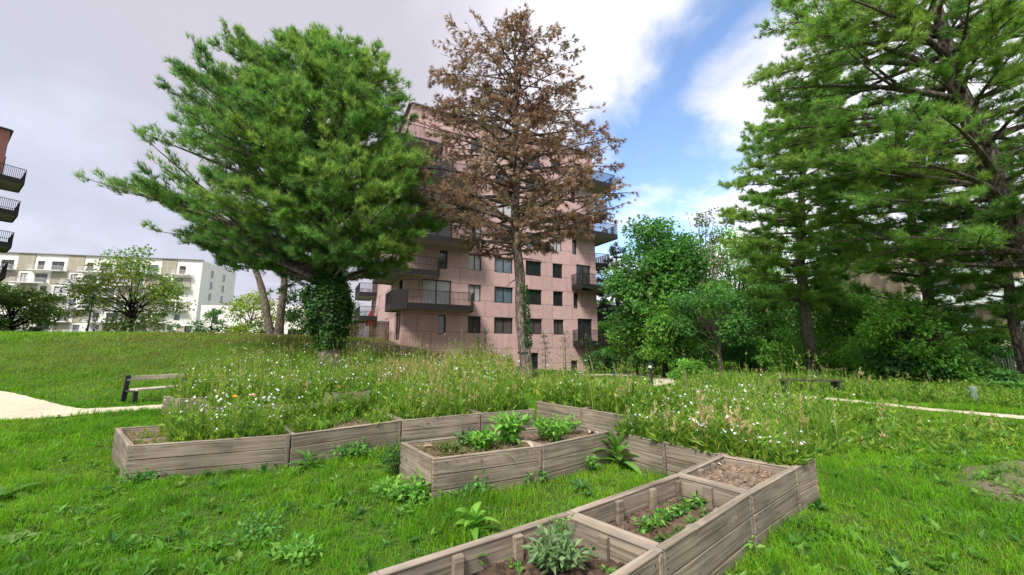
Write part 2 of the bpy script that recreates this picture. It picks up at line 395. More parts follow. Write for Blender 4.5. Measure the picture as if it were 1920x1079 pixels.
# deep blue seen through the gap keeps the sky texture
ms = N(nt, 'ShaderNodeMixShader'); L(hole, ms.inputs[0]); L(bg2.outputs[0], ms.inputs[1]); L(bg1.outputs[0], ms.inputs[2]); L(ms.outputs[0], out.inputs[0])
SC.view_settings.view_transform = 'Standard'; SC.view_settings.look = 'None'; SC.view_settings.exposure = 1.70; SC.view_settings.gamma = 1
SC.cycles.max_bounces = 10; SC.cycles.transparent_max_bounces = 4; SC.cycles.use_denoising = True
SC.cycles.diffuse_bounces = 7; SC.cycles.glossy_bounces = 2; SC.cycles.transmission_bounces = 6
# ------------------------------------------------------------------ paths and beds laid out from measured points
T = .42                                              # height of the beds
def tp(u, v, z=T): return np.array(at_z(u, v, z))
def path_poly(px): return [gp(u, v) for u, v in px]
PATHS = [
 ('footpath', [((-160, 716), (-160, 850)), ((0, 735), (0, 793)), ((70, 750), (70, 788)), ((130, 764), (125, 783)), ((160, 768), (165, 779)), ((230, 765), (230, 774)), ((310, 760), (310, 768)), ((420, 751), (420, 759)), ((560, 741), (560, 748))]),
 ('footpath', [((1020, 703), (1020, 707)), ((1120, 701), (1120, 706)), ((1180, 700.5), (1175, 706)), ((1225, 703.5), (1205, 709)), ((1258, 709), (1215, 715)), ((1266, 716), (1215, 722)), ((1240, 725), (1185, 728)), ((1195, 732), (1150, 735))]),
 ('footpath', [((1270, 731), (1270, 735)), ((1380, 735), (1380, 739)), ((1480, 741), (1480, 745.5)), ((1560, 748), (1560, 752.5)), ((1640, 756), (1640, 761)), ((1740, 767), (1740, 772)), ((1860, 777), (1860, 783)), ((2060, 792), (2060, 802))]),
]
PATHPOLY = []
m, ntp, b = mat('path_gravel'); tcp = N(ntp, 'ShaderNodeTexCoord'); no = N(ntp, 'ShaderNodeTexNoise'); no.inputs['Scale'].default_value = 30; no.inputs['Detail'].default_value = 8
n3 = N(ntp, 'ShaderNodeTexNoise'); n3.inputs['Scale'].default_value = 1.2; ntp.links.new(tcp.outputs['Object'], no.inputs['Vector']); ntp.links.new(tcp.outputs['Object'], n3.inputs['Vector'])
r1 = ramp(ntp, no.outputs[0], [(.36, (.36, .32, .22)), (.64, (.66, .60, .44))]); r2 = ramp(ntp, n3.outputs[0], [(.3, (.86,)*3), (.7, (1.08,)*3)])
ntp.links.new(mix(ntp, 'MULTIPLY', 1.0, r1.outputs[0], r2.outputs[0]), b.inputs['Base Color']); b.inputs['Roughness'].default_value = .95; bump(ntp, b, no.outputs[0], .3, .01)
M['path'] = m
for nm, prs in PATHS:
    A = np.array([gp(*a) for a, _ in prs]); Bq = np.array([gp(*b_) for _, b_ in prs])
    # resample smoothly
    def dense(P):
        out_ = []
        for i in range(len(P)-1):
            p0, p1, p2, p3 = P[max(i-1, 0)], P[i], P[i+1], P[min(i+2, len(P)-1)]
            for t in np.linspace(0, 1, 14, endpoint=False):
                out_.append(.5*((2*p1)+(-p0+p2)*t+(2*p0-5*p1+4*p2-p3)*t*t+(-p0+3*p1-3*p2+p3)*t**3))
        return np.array(out_+[P[-1]])
    A, Bq = dense(A), dense(Bq)
    wob = .22*(fnoise(np.arange(len(A))*.45, np.zeros(len(A)))-.5)
    A = A + (A-Bq)/np.linalg.norm(A-Bq, axis=1)[:, None]*wob[:, None]
    PATHPOLY.append([tuple(p[:2]) for p in A] + [tuple(p[:2]) for p in Bq[::-1]])
    K = 10; acc = Acc(); V = []
    for i in range(len(A)):
        for k in range(K+1):
            p = A[i] + (Bq[i]-A[i])*k/K
            V.append((p[0], p[1], float(terrain(p[0], p[1]))+.022))
    Tt = []
    for i in range(len(A)-1):
        for k in range(K):
            q = i*(K+1)+k; Tt += [(q, q+1, q+K+2), (q, q+K+2, q+K+1)]
    acc.add(V, Tt); tag(acc.build(nm, M['path'], smooth=True), kind='structure')
# bed quads (front-a, front-b, back-b, back-a) on the plane of the rims
def v2(a): return np.array(a, float)
L0, L1_, L2_, L3_, L4_ = tp(240, 837), tp(546.5, 815.5), tp(753.5, 788.5), tp(902, 775.5), tp(1003, 768.5)
WL = [tp(215, 803)-L0, v2((-.98, 1.12)), v2((-.86, 1.2)), v2((-.8, 1.22)), v2((-.75, 1.22))]
def shr(a, b, g=.008):
    d = (b-a)/np.linalg.norm(b-a); return a+d*g, b-d*g
BEDS = []
def add_bed(label, a, b, wa, wb, **k):
    a, b = shr(a, b)
    if (b-a)[0]*wa[1]-(b-a)[1]*wa[0] < 0: a, b, wa, wb = b, a, wb, wa      # keep the outline counter-clockwise
    BEDS.append(dict(label=label, q=[a, b, b+wb, a+wa], **k))
add_bed('long grey board bed at the left end, its far corner bare of plants', L0, L1_, WL[0], WL[1], divider=True, fill='weed')
add_bed('grey board bed with low green sprouts along its rim, behind the dock plant', L1_, L2_, WL[1], WL[2], fill='weed')
add_bed('board bed with dark knots straight behind the small bed of leafy vegetables', L2_, L3_, WL[2], WL[3], fill='weed')
add_bed('last bed of the back row, in front of the brown pine', L3_, L4_, WL[3], WL[4], fill='weed')
Ma, Mb, Mc = tp(810, 862), tp(1017, 836.5), tp(1147, 809); Md, Me = tp(750, 830.5), tp(1073, 794)
mfrac = np.linalg.norm(Mb-Ma)/np.linalg.norm(Mc-Ma); Mm = Md+(Me-Md)*mfrac
add_bed('middle board bed with straw, soil and a big leafy vegetable', Ma, Mb, Md-Ma, Mm-Mb, fill='straw', post=True)
add_bed('middle board bed filled with bright bushy greens beside the mullein', Mb, Mc, Mm-Mb, Me-Mc, fill='soil')
N1b, N1a = tp(1244, 1030.5), tp(1059.5, 960.5); N2b, N2a = tp(1409.5, 925), tp(1268.5, 888.5); N3b, N3a = tp(1495, 877), tp(1350, 853)
dN = (N1b-N2b)/np.linalg.norm(N1b-N2b); dNl = (tp(690, 1077)-N1a); dNl /= np.linalg.norm(dNl)
add_bed('nearest board bed of dark soil with a grey-green bushy vegetable', N1b+dN*1.38, N1b, N1a+dNl*1.38-(N1b+dN*1.38), N1a-N1b, fill='soil', sub=.15, soil=(.085, .058, .042), battens=True)
add_bed('near board bed of soil with two rows of leafy seedlings', N1b, N2b, N1a-N1b, N2a-N2b, fill='soil', sub=.17, soil=(.125, .085, .062), battens=True)
add_bed('near board bed of bare soil with curled dry leaves', N2b, N3b, N2a-N2b, N3a-N3b, fill='soil', sub=.07, soil=(.20, .145, .105), battens=True)
WX = (tp(1531, 861.5)-N3b); WX = WX*1.0
add_bed('cross bed of flowering weeds at the right end, butting the bare soil bed', N3b, N3a, WX, WX, fill='weed')
X1, X2 = tp(1246, 830.5), tp(1150, 809.5)
add_bed('cross bed of flowering weeds between bare soil bed and mullein', N3a, X1, WX, WX, fill='weed')
add_bed('cross bed of flowering weeds right behind the mullein', X1, X2, WX, WX, fill='weed')
Y1, Y2 = tp(1006, 753), tp(1090, 766.5); Y3 = Y2+(Y2-Y1)
WY = v2((.95, .75))
add_bed('short grey board bed at the back corner below the brown pine', Y2, Y1, WY, WY, fill='weed')
add_bed('board bed mostly hidden in flowering weeds at the back right', Y3, Y2, WY, WY, fill='weed')
Z1, Z2, Z3 = tp(339, 748), tp(520, 740.5), tp(694, 734)
WZ = tp(317, 745)-Z1; WZ = WZ/np.linalg.norm(WZ)*.9
add_bed('far left grey board bed next to the bench', Z1, Z2, WZ, v2((-.5, .9)), fill='weed')
add_bed('far board bed with an orange flower, in front of the ivy pine', Z2, Z3, v2((-.5, .9)), v2((-.45, .9)), fill='weed')
V1, V2_ = tp(396, 765.5), tp(610, 756)
add_bed('board bed with pale rim deep inside the wildflowers', V1, V2_, tp(383, 756.5)-V1, v2((-.45, .8)), fill='weed')
BEDPOLY = [[tuple(p) for p in d['q']] for d in BEDS]
def panel(parent, name, a, b, z0, z1, th, boards=3, col=(1, 1, 1), tone=.10):
    """boarded side from a to b (plan points); its own object with x along the boards; a lies on the outer face, thickness to the left"""
    a = np.array(a, float); b = np.array(b, float); Ln = np.linalg.norm(b-a); ang = math.atan2(b[1]-a[1], b[0]-a[0])
    acc = Acc(); hs = np.linspace(z0, z1, boards+1)
    for i in range(boards):
        c = np.array(col)*(1+tone*random.uniform(-1, 1)); w = random.uniform(-.003, .003)
        bbox(acc, (0, w, hs[i]+.0025), (Ln, th+w, hs[i+1]-.0025), .006, c)
        if name == 'side_panel':
            zc = (hs[i]+hs[i+1])/2
            for xs in (.035, Ln-.04):
                for dz in (-.03, .03): box(acc, (xs-.005, w-.002, zc+dz-.005), (xs+.005, w+.004, zc+dz+.005), (.22, .2, .2))
    o = acc.build(name, M['wood'], parent); 
    o.location = (a[0]-parent.location[0], a[1]-parent.location[1], 0); o.rotation_euler = (0, 0, ang)
    return o
def batten(parent, name, p, ang, z0, z1, s=.05, col=(.95, .9, .85)):
    acc = Acc(); bbox(acc, (-s/2, 0, z0), (s/2, s*.6, z1), .004, col); o = acc.build(name, M['wood'], parent)
    o.location = (p[0]-parent.location[0], p[1]-parent.location[1], 0); o.rotation_euler = (0, 0, ang); return o
def soil_sheet(parent, q, z, amp=.03, col=(.17, .115, .075), n=34, name='soil'):
    q = [np.array(p) for p in q]; s = np.linspace(0, 1, n); S, Tt = np.meshgrid(s, s, indexing='ij')
    P = (q[0][None, None]*((1-S)*(1-Tt))[..., None]+q[1]*(S*(1-Tt))[..., None]+q[2]*(S*Tt)[..., None]+q[3]*((1-S)*Tt)[..., None])
    h = amp*(2*fnoise(P[..., 0]*9, P[..., 1]*9)-1)+amp*.7*(2*vnoise(P[..., 0]*30, P[..., 1]*30)-1)
    V = np.concatenate([P, (z+h)[..., None]], -1).reshape(-1, 3)
    i = np.arange(n-1)[:, None]*n+np.arange(n-1)[None]; i = i.ravel()
    Tr = np.concatenate([np.stack([i, i+n, i+n+1], -1), np.stack([i, i+n+1, i+1], -1)])
    tone = .75+.6*fnoise(P[..., 0]*3+5, P[..., 1]*3).reshape(-1, 1)
    acc = Acc(); acc.add(V, Tr, np.array(col)[None]*tone)
    # clods and crumbs
    for _ in range(120):
        a, b_ = random.uniform(.05, .95), random.uniform(.05, .95)
        p = q[0]*(1-a)*(1-b_)+q[1]*a*(1-b_)+q[2]*a*b_+q[3]*(1-a)*b_; r = random.uniform(.006, .022)
        d = rdir(6)*r*np.array((1, 1, .7)); c = np.array(col)*random.uniform(.7, 1.9)
        o_ = np.array([(1,0,0),(-1,0,0),(0,1,0),(0,-1,0),(0,0,1),(0,0,-1)])*r*rng.uniform(.6, 1.2, (6, 1)); o_ += d*.3
        acc.add(o_+np.array((p[0], p[1], z+amp*.3)), [(0,2,4),(2,1,4),(1,3,4),(3,0,4),(2,0,5),(1,2,5),(3,1,5),(0,3,5)], c)
    o = acc.build(name, M['soil'], parent, smooth=False, origin=None)
    o.location = (-parent.location[0], -parent.location[1], 0); return o
for d in BEDS:
    a, b, c, e = [np.array(p) for p in d['q']]; th = .045
    g = float(terrain(*((a+c)/2)))
    root = tag(empty('raised_bed', (a[0], a[1], 0)), d['label'], 'raised bed', 'wooden raised beds in the community garden')
    col = np.array((1, 1, 1.))*random.uniform(.86, 1.06)
    for p, q_ in ((a, b), (b, c), (c, e), (e, a)):
        dd = (q_-p)/np.linalg.norm(q_-p)
        panel(root, 'side_panel', p, q_-dd*th, -.06, T-.012, th, 3 if p is a or p is c else random.choice((2, 3)), col)
        acc = Acc(); Ln = np.linalg.norm(q_-p); bbox(acc, (.0, -.004, T-.0115), (Ln-th-.006, th+.004, T+.002), .003, np.array((1.25, 1.25, 1.28))*random.uniform(.9, 1.05))
        r_ = acc.build('top_rail', M['wood'], root); r_.location = (p[0]-a[0], p[1]-a[1], 0); r_.rotation_euler = (0, 0, math.atan2(dd[1], dd[0]))
        # grey corner post standing just proud of the joint
        nrm = np.array((-dd[1], dd[0]))
        batten(root, 'corner_post', p+dd*.075+nrm*(th+.001), math.atan2(dd[1], dd[0]), -.05, T-.03, .055, (.8, .78, .76))
        if d.get('battens'):
            for f in ((.5,) if Ln < .9 else (.33, .64)):
                batten(root, 'batten', p+dd*Ln*f+nrm*(th+.001), math.atan2(dd[1], dd[0]), T-.30, T-random.uniform(.012, .02), .065, (1.0, .97, .93))
    sub = d.get('sub', .07)
    cen = (a+b+c+e)/4; inn = [cen+(p-cen)*.93 for p in (a, b, c, e)]
    d['inn'] = inn; d['sz'] = T-sub
    soil_sheet(root, inn, T-sub, .025 if sub > .1 else .02, d.get('soil', (.17, .12, .085)))
    if d.get('divider'):
        panel(root, 'divider', a+(e-a)*.48+(b-a)*.03, b+(c-b)*.48-(b-a)*.03, .1, T-.05, .03, 2, (1.1, 1.1, 1.1))
# ------------------------------------------------------------------ ground sheet
gx = np.unique(np.concatenate([np.linspace(-900, -80, 24), np.linspace(-80, -24, 57), np.linspace(-24, 24, 161), np.linspace(24, 90, 60), np.linspace(90, 900, 24)]))
gy = np.unique(np.concatenate([np.linspace(-60, -4, 15), np.linspace(-4, 45, 164), np.linspace(45, 120, 50), np.linspace(120, 1500, 30)]))
GX, GY = np.meshgrid(gx, gy, indexing='ij'); GZ = terrain(GX, GY)
V = np.stack([GX, GY, GZ], -1).reshape(-1, 3); n = len(gy)
i = (np.arange(len(gx)-1)[:, None]*n+np.arange(n-1)[None]).ravel()
Tr = np.concatenate([np.stack([i, i+n, i+n+1], -1), np.stack([i, i+n+1, i+1], -1)])
SOILBANK = [gp(u, v)[:2] for u, v in ((648, 646), (668, 640), (705, 641), (760, 645), (820, 655), (880, 667), (940, 680), (1005, 690), (1012, 697), (940, 694), (900, 696), (830, 694), (770, 700), (700, 704), (648, 690))]
SOILBANK = [tuple(p) for p in SOILBANK]
PINK0 = np.array((-9.0, 31.6))
def soilmask(x, y):
    # bank of turned earth at the foot of the pink building
    w = (fnoise(x*.8, y*.8)-.5)*1.6; xx = x+w; yy = y+w
    return inpoly(xx, yy, SOILBANK)
sm = soilmask(GX, GY).reshape(-1); worn = inpoly(GX, GY, [gp(1800, 880)[:2], gp(1930, 860)[:2], gp(1990, 930)[:2], gp(1870, 950)[:2]]).reshape(-1)
nn = fnoise(GX*.9, GY*.9).reshape(-1, 1)
col = np.array((.060, .115, .018))*(.6+.8*nn)
col[sm] = (np.array((.20, .14, .085))*(.6+.8*nn))[sm]
col[worn] = (np.array((.20, .165, .12))*(.6+.8*nn))[worn]
acc = Acc(); acc.add(V, Tr, col); tag(acc.build('ground', M['soil'], smooth=True), kind='structure')
# ------------------------------------------------------------------ grass
def keep_lawn(x, y):
    k = np.ones(x.shape, bool)
    for q in BEDPOLY:
        k &= ~inpoly(x, y, q)
    for q in PATHPOLY:
        k &= ~inpoly(x+(rng.random(x.shape)-.5)*.08, y+(rng.random(x.shape)-.5)*.08, q)
    a = math.radians(26.4); lx = (x-PINK0[0])*math.cos(a)+(y-PINK0[1])*math.sin(a); ly = -(x-PINK0[0])*math.sin(a)+(y-PINK0[1])*math.cos(a)
    k &= ~((lx > -.1) & (lx < 20.5) & (ly > -.1))
    return k
acc = Acc()
G1, G2, G3, GD = np.array((.130, .335, .014)), np.array((.215, .43, .022)), np.array((.060, .190, .016)), np.array((.30, .27, .10))
def lawn(y0, y1, dens, h, w, xf=1.85, lean=.75):
    x0_ = xf if y1 < 12 else 1.6; xf = x0_; ym = rng.random(int(dens*(y1-y0)*xf*(y0+y1)))
    yy = np.sqrt(y0**2+(y1**2-y0**2)*ym); xx = (rng.random(len(yy))*2-1)*xf*yy
    k = keep_lawn(xx, yy); xx, yy = xx[k], yy[k]
    sm_ = soilmask(xx, yy); k = ~sm_ | (rng.random(len(xx)) < .03)
    wn = inpoly(xx, yy, [gp(1800, 880)[:2], gp(1930, 860)[:2], gp(1990, 930)[:2], gp(1870, 950)[:2]]); k &= ~wn | (rng.random(len(xx)) < .25)
    # tufty cover
    tuft = fnoise(xx*1.7+3, yy*1.7); fine = vnoise(xx*9, yy*9)
    k &= rng.random(len(xx)) < .35+.9*tuft*(.5+fine)
    xx, yy, tuft, fine = xx[k], yy[k], tuft[k], fine[k]; n = len(xx)
    zz_ = terrain(xx, yy)
    big = fnoise(xx*.45, yy*.45+11); H = h*(.4+1.0*rng.random(n))*(.25+1.5*tuft)*(.75+.5*(fine > .55))
    mixv = np.clip((big-.30)/.4, 0, 1)[:, None]
    c = G1*(1-mixv)+G2*mixv; c = np.where((tuft > .62)[:, None], c*.5+G3*.5, c)
    # drier, trampled patches high on the mound and a few straws everywhere
    hill = sstep(12, 22, yy)*(xx < -4)*np.clip((fnoise(xx*.55+2, yy*.9+5)-.24)*3.4, 0, 1)*sstep(-30, -17, xx)
    dry = rng.random(n) < .05+.10*np.clip((fnoise(xx*1.1+70, yy*1.1)-.55)*5, 0, 1)+.75*hill
    far = (sstep(11, 20, yy)*(xx < 2)*sstep(-30, -17, xx))[:, None]; c = c*(1-.4*far)+np.array((.24, .33, .05))*.4*far
    c = np.where(dry[:, None], GD*(.6+.5*rng.random((n, 1))), c)
    blades(acc, np.stack([xx, yy, zz_-.01], 1), H, w*(.7+.6*rng.random(n)), lean*(.3+rng.random(n)), jit(c, n, .3))
lawn(1.2, 3.2, 6500, .075, .0045); lawn(3.2, 6, 3300, .085, .0065); lawn(6, 11, 1300, .10, .011); lawn(11, 20, 420, .10, .02); lawn(20, 34, 170, .12, .034, 1.4)
lawn(34, 70, 22, .16, .07, 1.4)
tag(acc.build('lawn_grass', M['grass']), kind='stuff')
# clover, plantain and dandelion rosettes spread through the lawn
acc = Acc()
ros = []
for y0, y1, dn in ((1.4, 3.5, 75), (3.5, 6.5, 40), (6.5, 12, 14)):
    n = int(dn*1.45*(y1**2-y0**2)); yy = np.sqrt(y0**2+(y1**2-y0**2)*rng.random(n)); xx = (rng.random(n)*2-1)*1.45*yy
    k = keep_lawn(xx, yy) & (rng.random(n) < np.clip((fnoise(xx*.9+30, yy*.9)-.36)*4, .22, 1)); xx, yy = xx[k], yy[k]
    ros.append(np.stack([xx, yy, terrain(xx, yy)+.015], 1))
R = np.concatenate(ros); k = 8; n = len(R)
A = rdir(n*k); A[:, 2] = np.abs(A[:, 2])*.5+.15; A = norm(A); Ls = np.repeat(.035+.065*rng.random(n)**2, k)*(.6+.7*rng.random(n*k))
cc = np.repeat(pick([(.08, .22, .025), (.13, .30, .04), (.05, .15, .025), (.18, .33, .07)], n), k, 0)
P0 = np.repeat(R, k, 0)+A*.012
leaves(acc, P0, A, np.tile((0, 0, 1.), (n*k, 1))+rdir(n*k)*.3, Ls, Ls*.5, jit(cc, n*k, .25))
tag(acc.build('lawn_weeds', M['leaf']), kind='stuff')
# ------------------------------------------------------------------ buildings
DARK = (.020, .019, .020)
def wallgrid(acc, s0, s1, z0, z1, ops, f, depth=.26):
    """wall with real openings; f(s, z, d) -> xyz, d = distance behind the outer face"""
    S = sorted({s0, s1, *[o[0] for o in ops], *[o[1] for o in ops]}); Z = sorted({z0, z1, *[o[2] for o in ops], *[o[3] for o in ops]})
    S = [s for s in S if s0 <= s <= s1]; Z = [z for z in Z if z0 <= z <= z1]
    for i in range(len(S)-1):
        for j in range(len(Z)-1):
            sm_, zm = (S[i]+S[i+1])/2, (Z[j]+Z[j+1])/2
            if any(o[0] < sm_ < o[1] and o[2] < zm < o[3] for o in ops): continue
            acc.add([f(S[i], Z[j], 0), f(S[i+1], Z[j], 0), f(S[i+1], Z[j+1], 0), f(S[i], Z[j+1], 0)], [(0, 1, 2), (0, 2, 3)])
    for a, b, c, d in [o[:4] for o in ops]:
        q = [(a, c), (b, c), (b, d), (a, d)]
        for k in range(4):
            p, r = q[k], q[(k+1) % 4]
            acc.add([f(*p, 0), f(*r, 0), f(*r, depth), f(*p, depth)], [(0, 1, 2), (0, 2, 3)])
_wm = {}
def window(parent, w, h, kind, loc, rz=0, frame_col=DARK, mull=None, name='window'):
    """frame mesh (x 0..w, z 0..h, around y=0) with its pane as sub-part"""
    w = round(w, 2); h = round(h, 2); key = (w, h, kind, frame_col, mull)
    if key not in _wm:
        acc = Acc(); t = .075
        box(acc, (0, -.05, 0), (t, .05, h), frame_col); box(acc, (w-t, -.05, 0), (w, .05, h), frame_col)
        box(acc, (t, -.05, 0), (w-t, .05, t), frame_col); box(acc, (t, -.05, h-t), (w-t, .05, h), frame_col)
        for m_ in (mull if mull else ([.5] if w > 1.0 else [])): box(acc, (w*m_-.035, -.045, t), (w*m_+.035, .045, h-t), frame_col)
        if h > 1 and kind != 'shutter': box(acc, (-.03, -.09, -.045), (w+.03, -.052, -.003), frame_col)
        pa = Acc(); pa.add([(t*.5, .01, t*.5), (w-t*.5, .01, t*.5), (w-t*.5, .01, h-t*.5), (t*.5, .01, h-t*.5)], [(0, 1, 2), (0, 2, 3)])
        fo = acc.build(name, M['paint'], parent); po = pa.build('shutter' if kind == 'shutter' else 'pane', M[kind], fo)
        _wm[key] = (fo, po)
    else:
        f0, p0 = _wm[key]; fo = f0.copy(); fo.name = name; COL.objects.link(fo); po = p0.copy(); COL.objects.link(po); fo.parent = parent; po.parent = fo
    fo.location = loc; fo.rotation_euler = (0, 0, rz); return fo
def balcony(parent, poly, edges, z, rail_h=1.22, fas=.48, slab=.24, under=(.36, .34, .30), bar=.11, metal=DARK, glass=None, solid=()):
    """slab prism with dark fascia and barred railing along the given edges"""
    acc = Acc(); prism(acc, poly, z-slab, z, under); o = acc.build('balcony', M['matte'], parent)
    r = Acc(); n = len(poly)
    for e in edges:
        a = np.array(poly[e], float); b = np.array(poly[(e+1) % n], float); L_ = np.linalg.norm(b-a); d = (b-a)/L_
        out_ = np.array((d[1], -d[0]))*.035
        a2, b2 = a+out_, b+out_
        obox(r, (*a2, z-slab/2+.03), (*b2, z-slab/2+.03), .05, fas, metal)
        obox(r, (*a2, z+rail_h), (*b2, z+rail_h), .05, .045, metal)
        if e in solid: obox(r, (*a2, z+rail_h/2), (*b2, z+rail_h/2), .02, rail_h-.08, metal)
        elif glass is None:
            k = max(2, int(L_/bar))
            for i in range(k+1):
                p = a2+d*L_*i/k; obox(r, (*p, z+.05), (*p, z+rail_h-.02), .03, .03, metal)
        else:
            k = max(2, int(L_/1.4))
            for i in range(k+1):
                p = a2+d*L_*i/k; obox(r, (*p, z+.05), (*p, z+rail_h-.02), .035, .035, metal)
    r.build('railing', M['black'], o)
    if glass:
        g = Acc()
        for e in edges:
            a = np.array(poly[e], float); b = np.array(poly[(e+1) % n], float); d = (b-a)/np.linalg.norm(b-a); out_ = np.array((d[1], -d[0]))*.02
            obox(g, (*(a+out_), z+rail_h*.5), (*(b+out_), z+rail_h*.5), .012, rail_h*.82)
        g.build('glass_panel', M[glass], o)
    return o
# ---- pink apartment block -------------------------------------------------
ANG = math.atan2(9.4, 18.1); WL_, DP = 20.4, 19.5
E1 = np.array((math.cos(ANG), math.sin(ANG))); E2 = np.array((-E1[1], E1[0]))
def sfront(u, v=550):
    r = ray(u, v); A_ = np.array([[r[0], -E1[0]], [r[1], -E1[1]]]); k, s = np.linalg.solve(A_, PINK0); return s
def sleft(u, v=560):
    r = ray(u, v); A_ = np.array([[r[0], -E2[0]], [r[1], -E2[1]]]); k, s = np.linalg.solve(A_, PINK0); return s
pk = tag(empty('apartment_block', (PINK0[0], PINK0[1], 0), ANG), 'tall pink panelled apartment block with black corner balconies behind the brown pine', 'apartment building')
FL = 2.87; ZC0 = 3.52                                  # window centre of the ground floor
TOP = 23.1
ff = lambda s, z, d: (s, d, z)
fl = lambda s, z, d: (d, s, z)
fr = lambda s, z, d: (WL_-d, s, z)
fb = lambda s, z, d: (s, DP-d, z)
cols = [(sfront(878), sfront(902)), (sfront(927), sfront(962)), (sfront(986), sfront(1016)), (sfront(1037), sfront(1056))]
sr = (sfront(1075), sfront(1084)); ssm = (sfront(823), sfront(837))
fops, lops, rops = [], [], []; wins = []
for k in range(7):
    zc = ZC0+FL*k
    for i, (a, b) in enumerate(cols):
        kind = 'shutter' if k == 0 else random.choice(['glass', 'glass', 'glass', 'curtain', 'glass_blue'])
        if (k, i) == (2, 0): kind = 'curtain'
        fops.append((a, b, zc-.75, zc+.75)); wins.append(('f', a, b, zc-.75, zc+.75, kind))
    front_l = k % 2 == 1; front_r = k % 2 == 0
    if front_l:                                        # door to the front corner balcony
        fops.append((1.5, 4.1, zc-1.38, zc+.95)); wins.append(('f', 1.5, 4.1, zc-1.38, zc+.95, 'curtain' if k == 1 else 'glass'))
        lops.append((.5, 2.3, zc-1.38, zc+.95)); wins.append(('l', .5, 2.3, zc-1.38, zc+.95, 'glass'))
    else:
        fops.append((*ssm, zc-.9, zc+.75)); wins.append(('f', *ssm, zc-.9, zc+.75, 'glass'))
        lops.append((1.0, 3.4, zc-1.38, zc+.95)); wins.append(('l', 1.0, 3.4, zc-1.38, zc+.95, 'glass'))
    for u in (727, 712, 699):
        s = sleft(u); lops.append((s-.28, s+.32, zc-.95, zc+.9)); wins.append(('l', s-.28, s+.32, zc-.95, zc+.9, 'glass'))
    if front_r:
        fops.append((WL_-2.6, WL_-.7, zc-1.38, zc+.95)); wins.append(('f', WL_-2.6, WL_-.7, zc-1.38, zc+.95, 'glass'))
    else:
        fops.append((*sr, zc-.9, zc+.75)); wins.append(('f', *sr, zc-.9, zc+.75, 'glass'))
        rops.append((1.2, 3.2, zc-1.38, zc+.95)); wins.append(('r', 1.2, 3.2, zc-1.38, zc+.95, 'glass'))
b1 = (sfront(994, 668), sfront(1010, 668), -.55, 1.0); b2 = (sfront(1071, 690), sfront(1084, 690), -1.9, .2)
fops += [b1, b2]; wins += [('f', *b1, 'glass'), ('f', *b2, 'shutter')]
acc = Acc()
for s0, s1, ops, f in ((0, WL_, fops, ff), (0, DP, lops, fl), (0, DP, rops, fr), (0, WL_, [], fb)): wallgrid(acc, s0, s1, -2.6, TOP, ops, f, .3)
acc.build('wall', M['pink'], pk)
acc = Acc(); prism(acc, [(.3, .3), (WL_-.3, .3), (WL_-.3, DP-.3), (.3, DP-.3)], TOP-.5, TOP-.3, (.2, .2, .2))
for a, b in (((-.06, -.06), (WL_+.06, -.06)), ((WL_+.06, -.06), (WL_+.06, DP+.06)), ((WL_+.06, DP+.06), (-.06, DP+.06)), ((-.06, DP+.06), (-.06, -.06))): obox(acc, (*a, TOP+.05), (*b, TOP+.05), .4, .1, (.13, .10, .09))
acc.build('roof', M['paint'], pk)
for f, a, b, z0, z1, kind in wins:
    g = .004
    if f == 'f': window(pk, b-a-2*g, z1-z0-2*g, kind, (a+g, .2, z0+g), 0)
    if f == 'l': window(pk, b-a-2*g, z1-z0-2*g, kind, (.2, b-g, z0+g), -PI/2)
    if f == 'r': window(pk, b-a-2*g, z1-z0-2*g, kind, (WL_-.2, a+g, z0+g), PI/2)
for k in range(7):
    z = ZC0+FL*k-1.5
    if k % 2 == 1:      # left corner towards the front / towards the side
        balcony(pk, [(-1.0, -.5), (.0, -1.7), (5.5, -1.7), (5.9, -.0), (-.0, -.0), (-.0, 2.4), (-1.0, 2.4)], (0, 1, 2, 6, 5), z, solid=(0, 2))
    elif k > 0:
        balcony(pk, [(-1.8, .3), (-1.4, -1.2), (2.6, -1.2), (2.8, -.0), (-.0, -.0), (-.0, 5.6), (-1.8, 5.2)], (0, 1, 2, 5, 6), z, solid=(6,))
    if k % 2 == 0:
        balcony(pk, [(WL_-3.2, -1.5), (WL_+1.9, -1.5), (WL_+1.9, 2.2), (WL_, 2.2), (WL_, 0), (WL_-3.2, 0)], (0, 1, 2, 5), z, solid=())
    else:
        balcony(pk, [(WL_, .6), (WL_+2.1, .2), (WL_+2.1, 5.5), (WL_, 5.5)], (0, 1, 2), z)
    if k > 0: balcony(pk, [(-1.9, DP-4.2-(k % 2)*1.3), (0, DP-4.4-(k % 2)*1.3), (0, DP+.8), (-1.9, DP+.8)], (0, 3, 2), z)
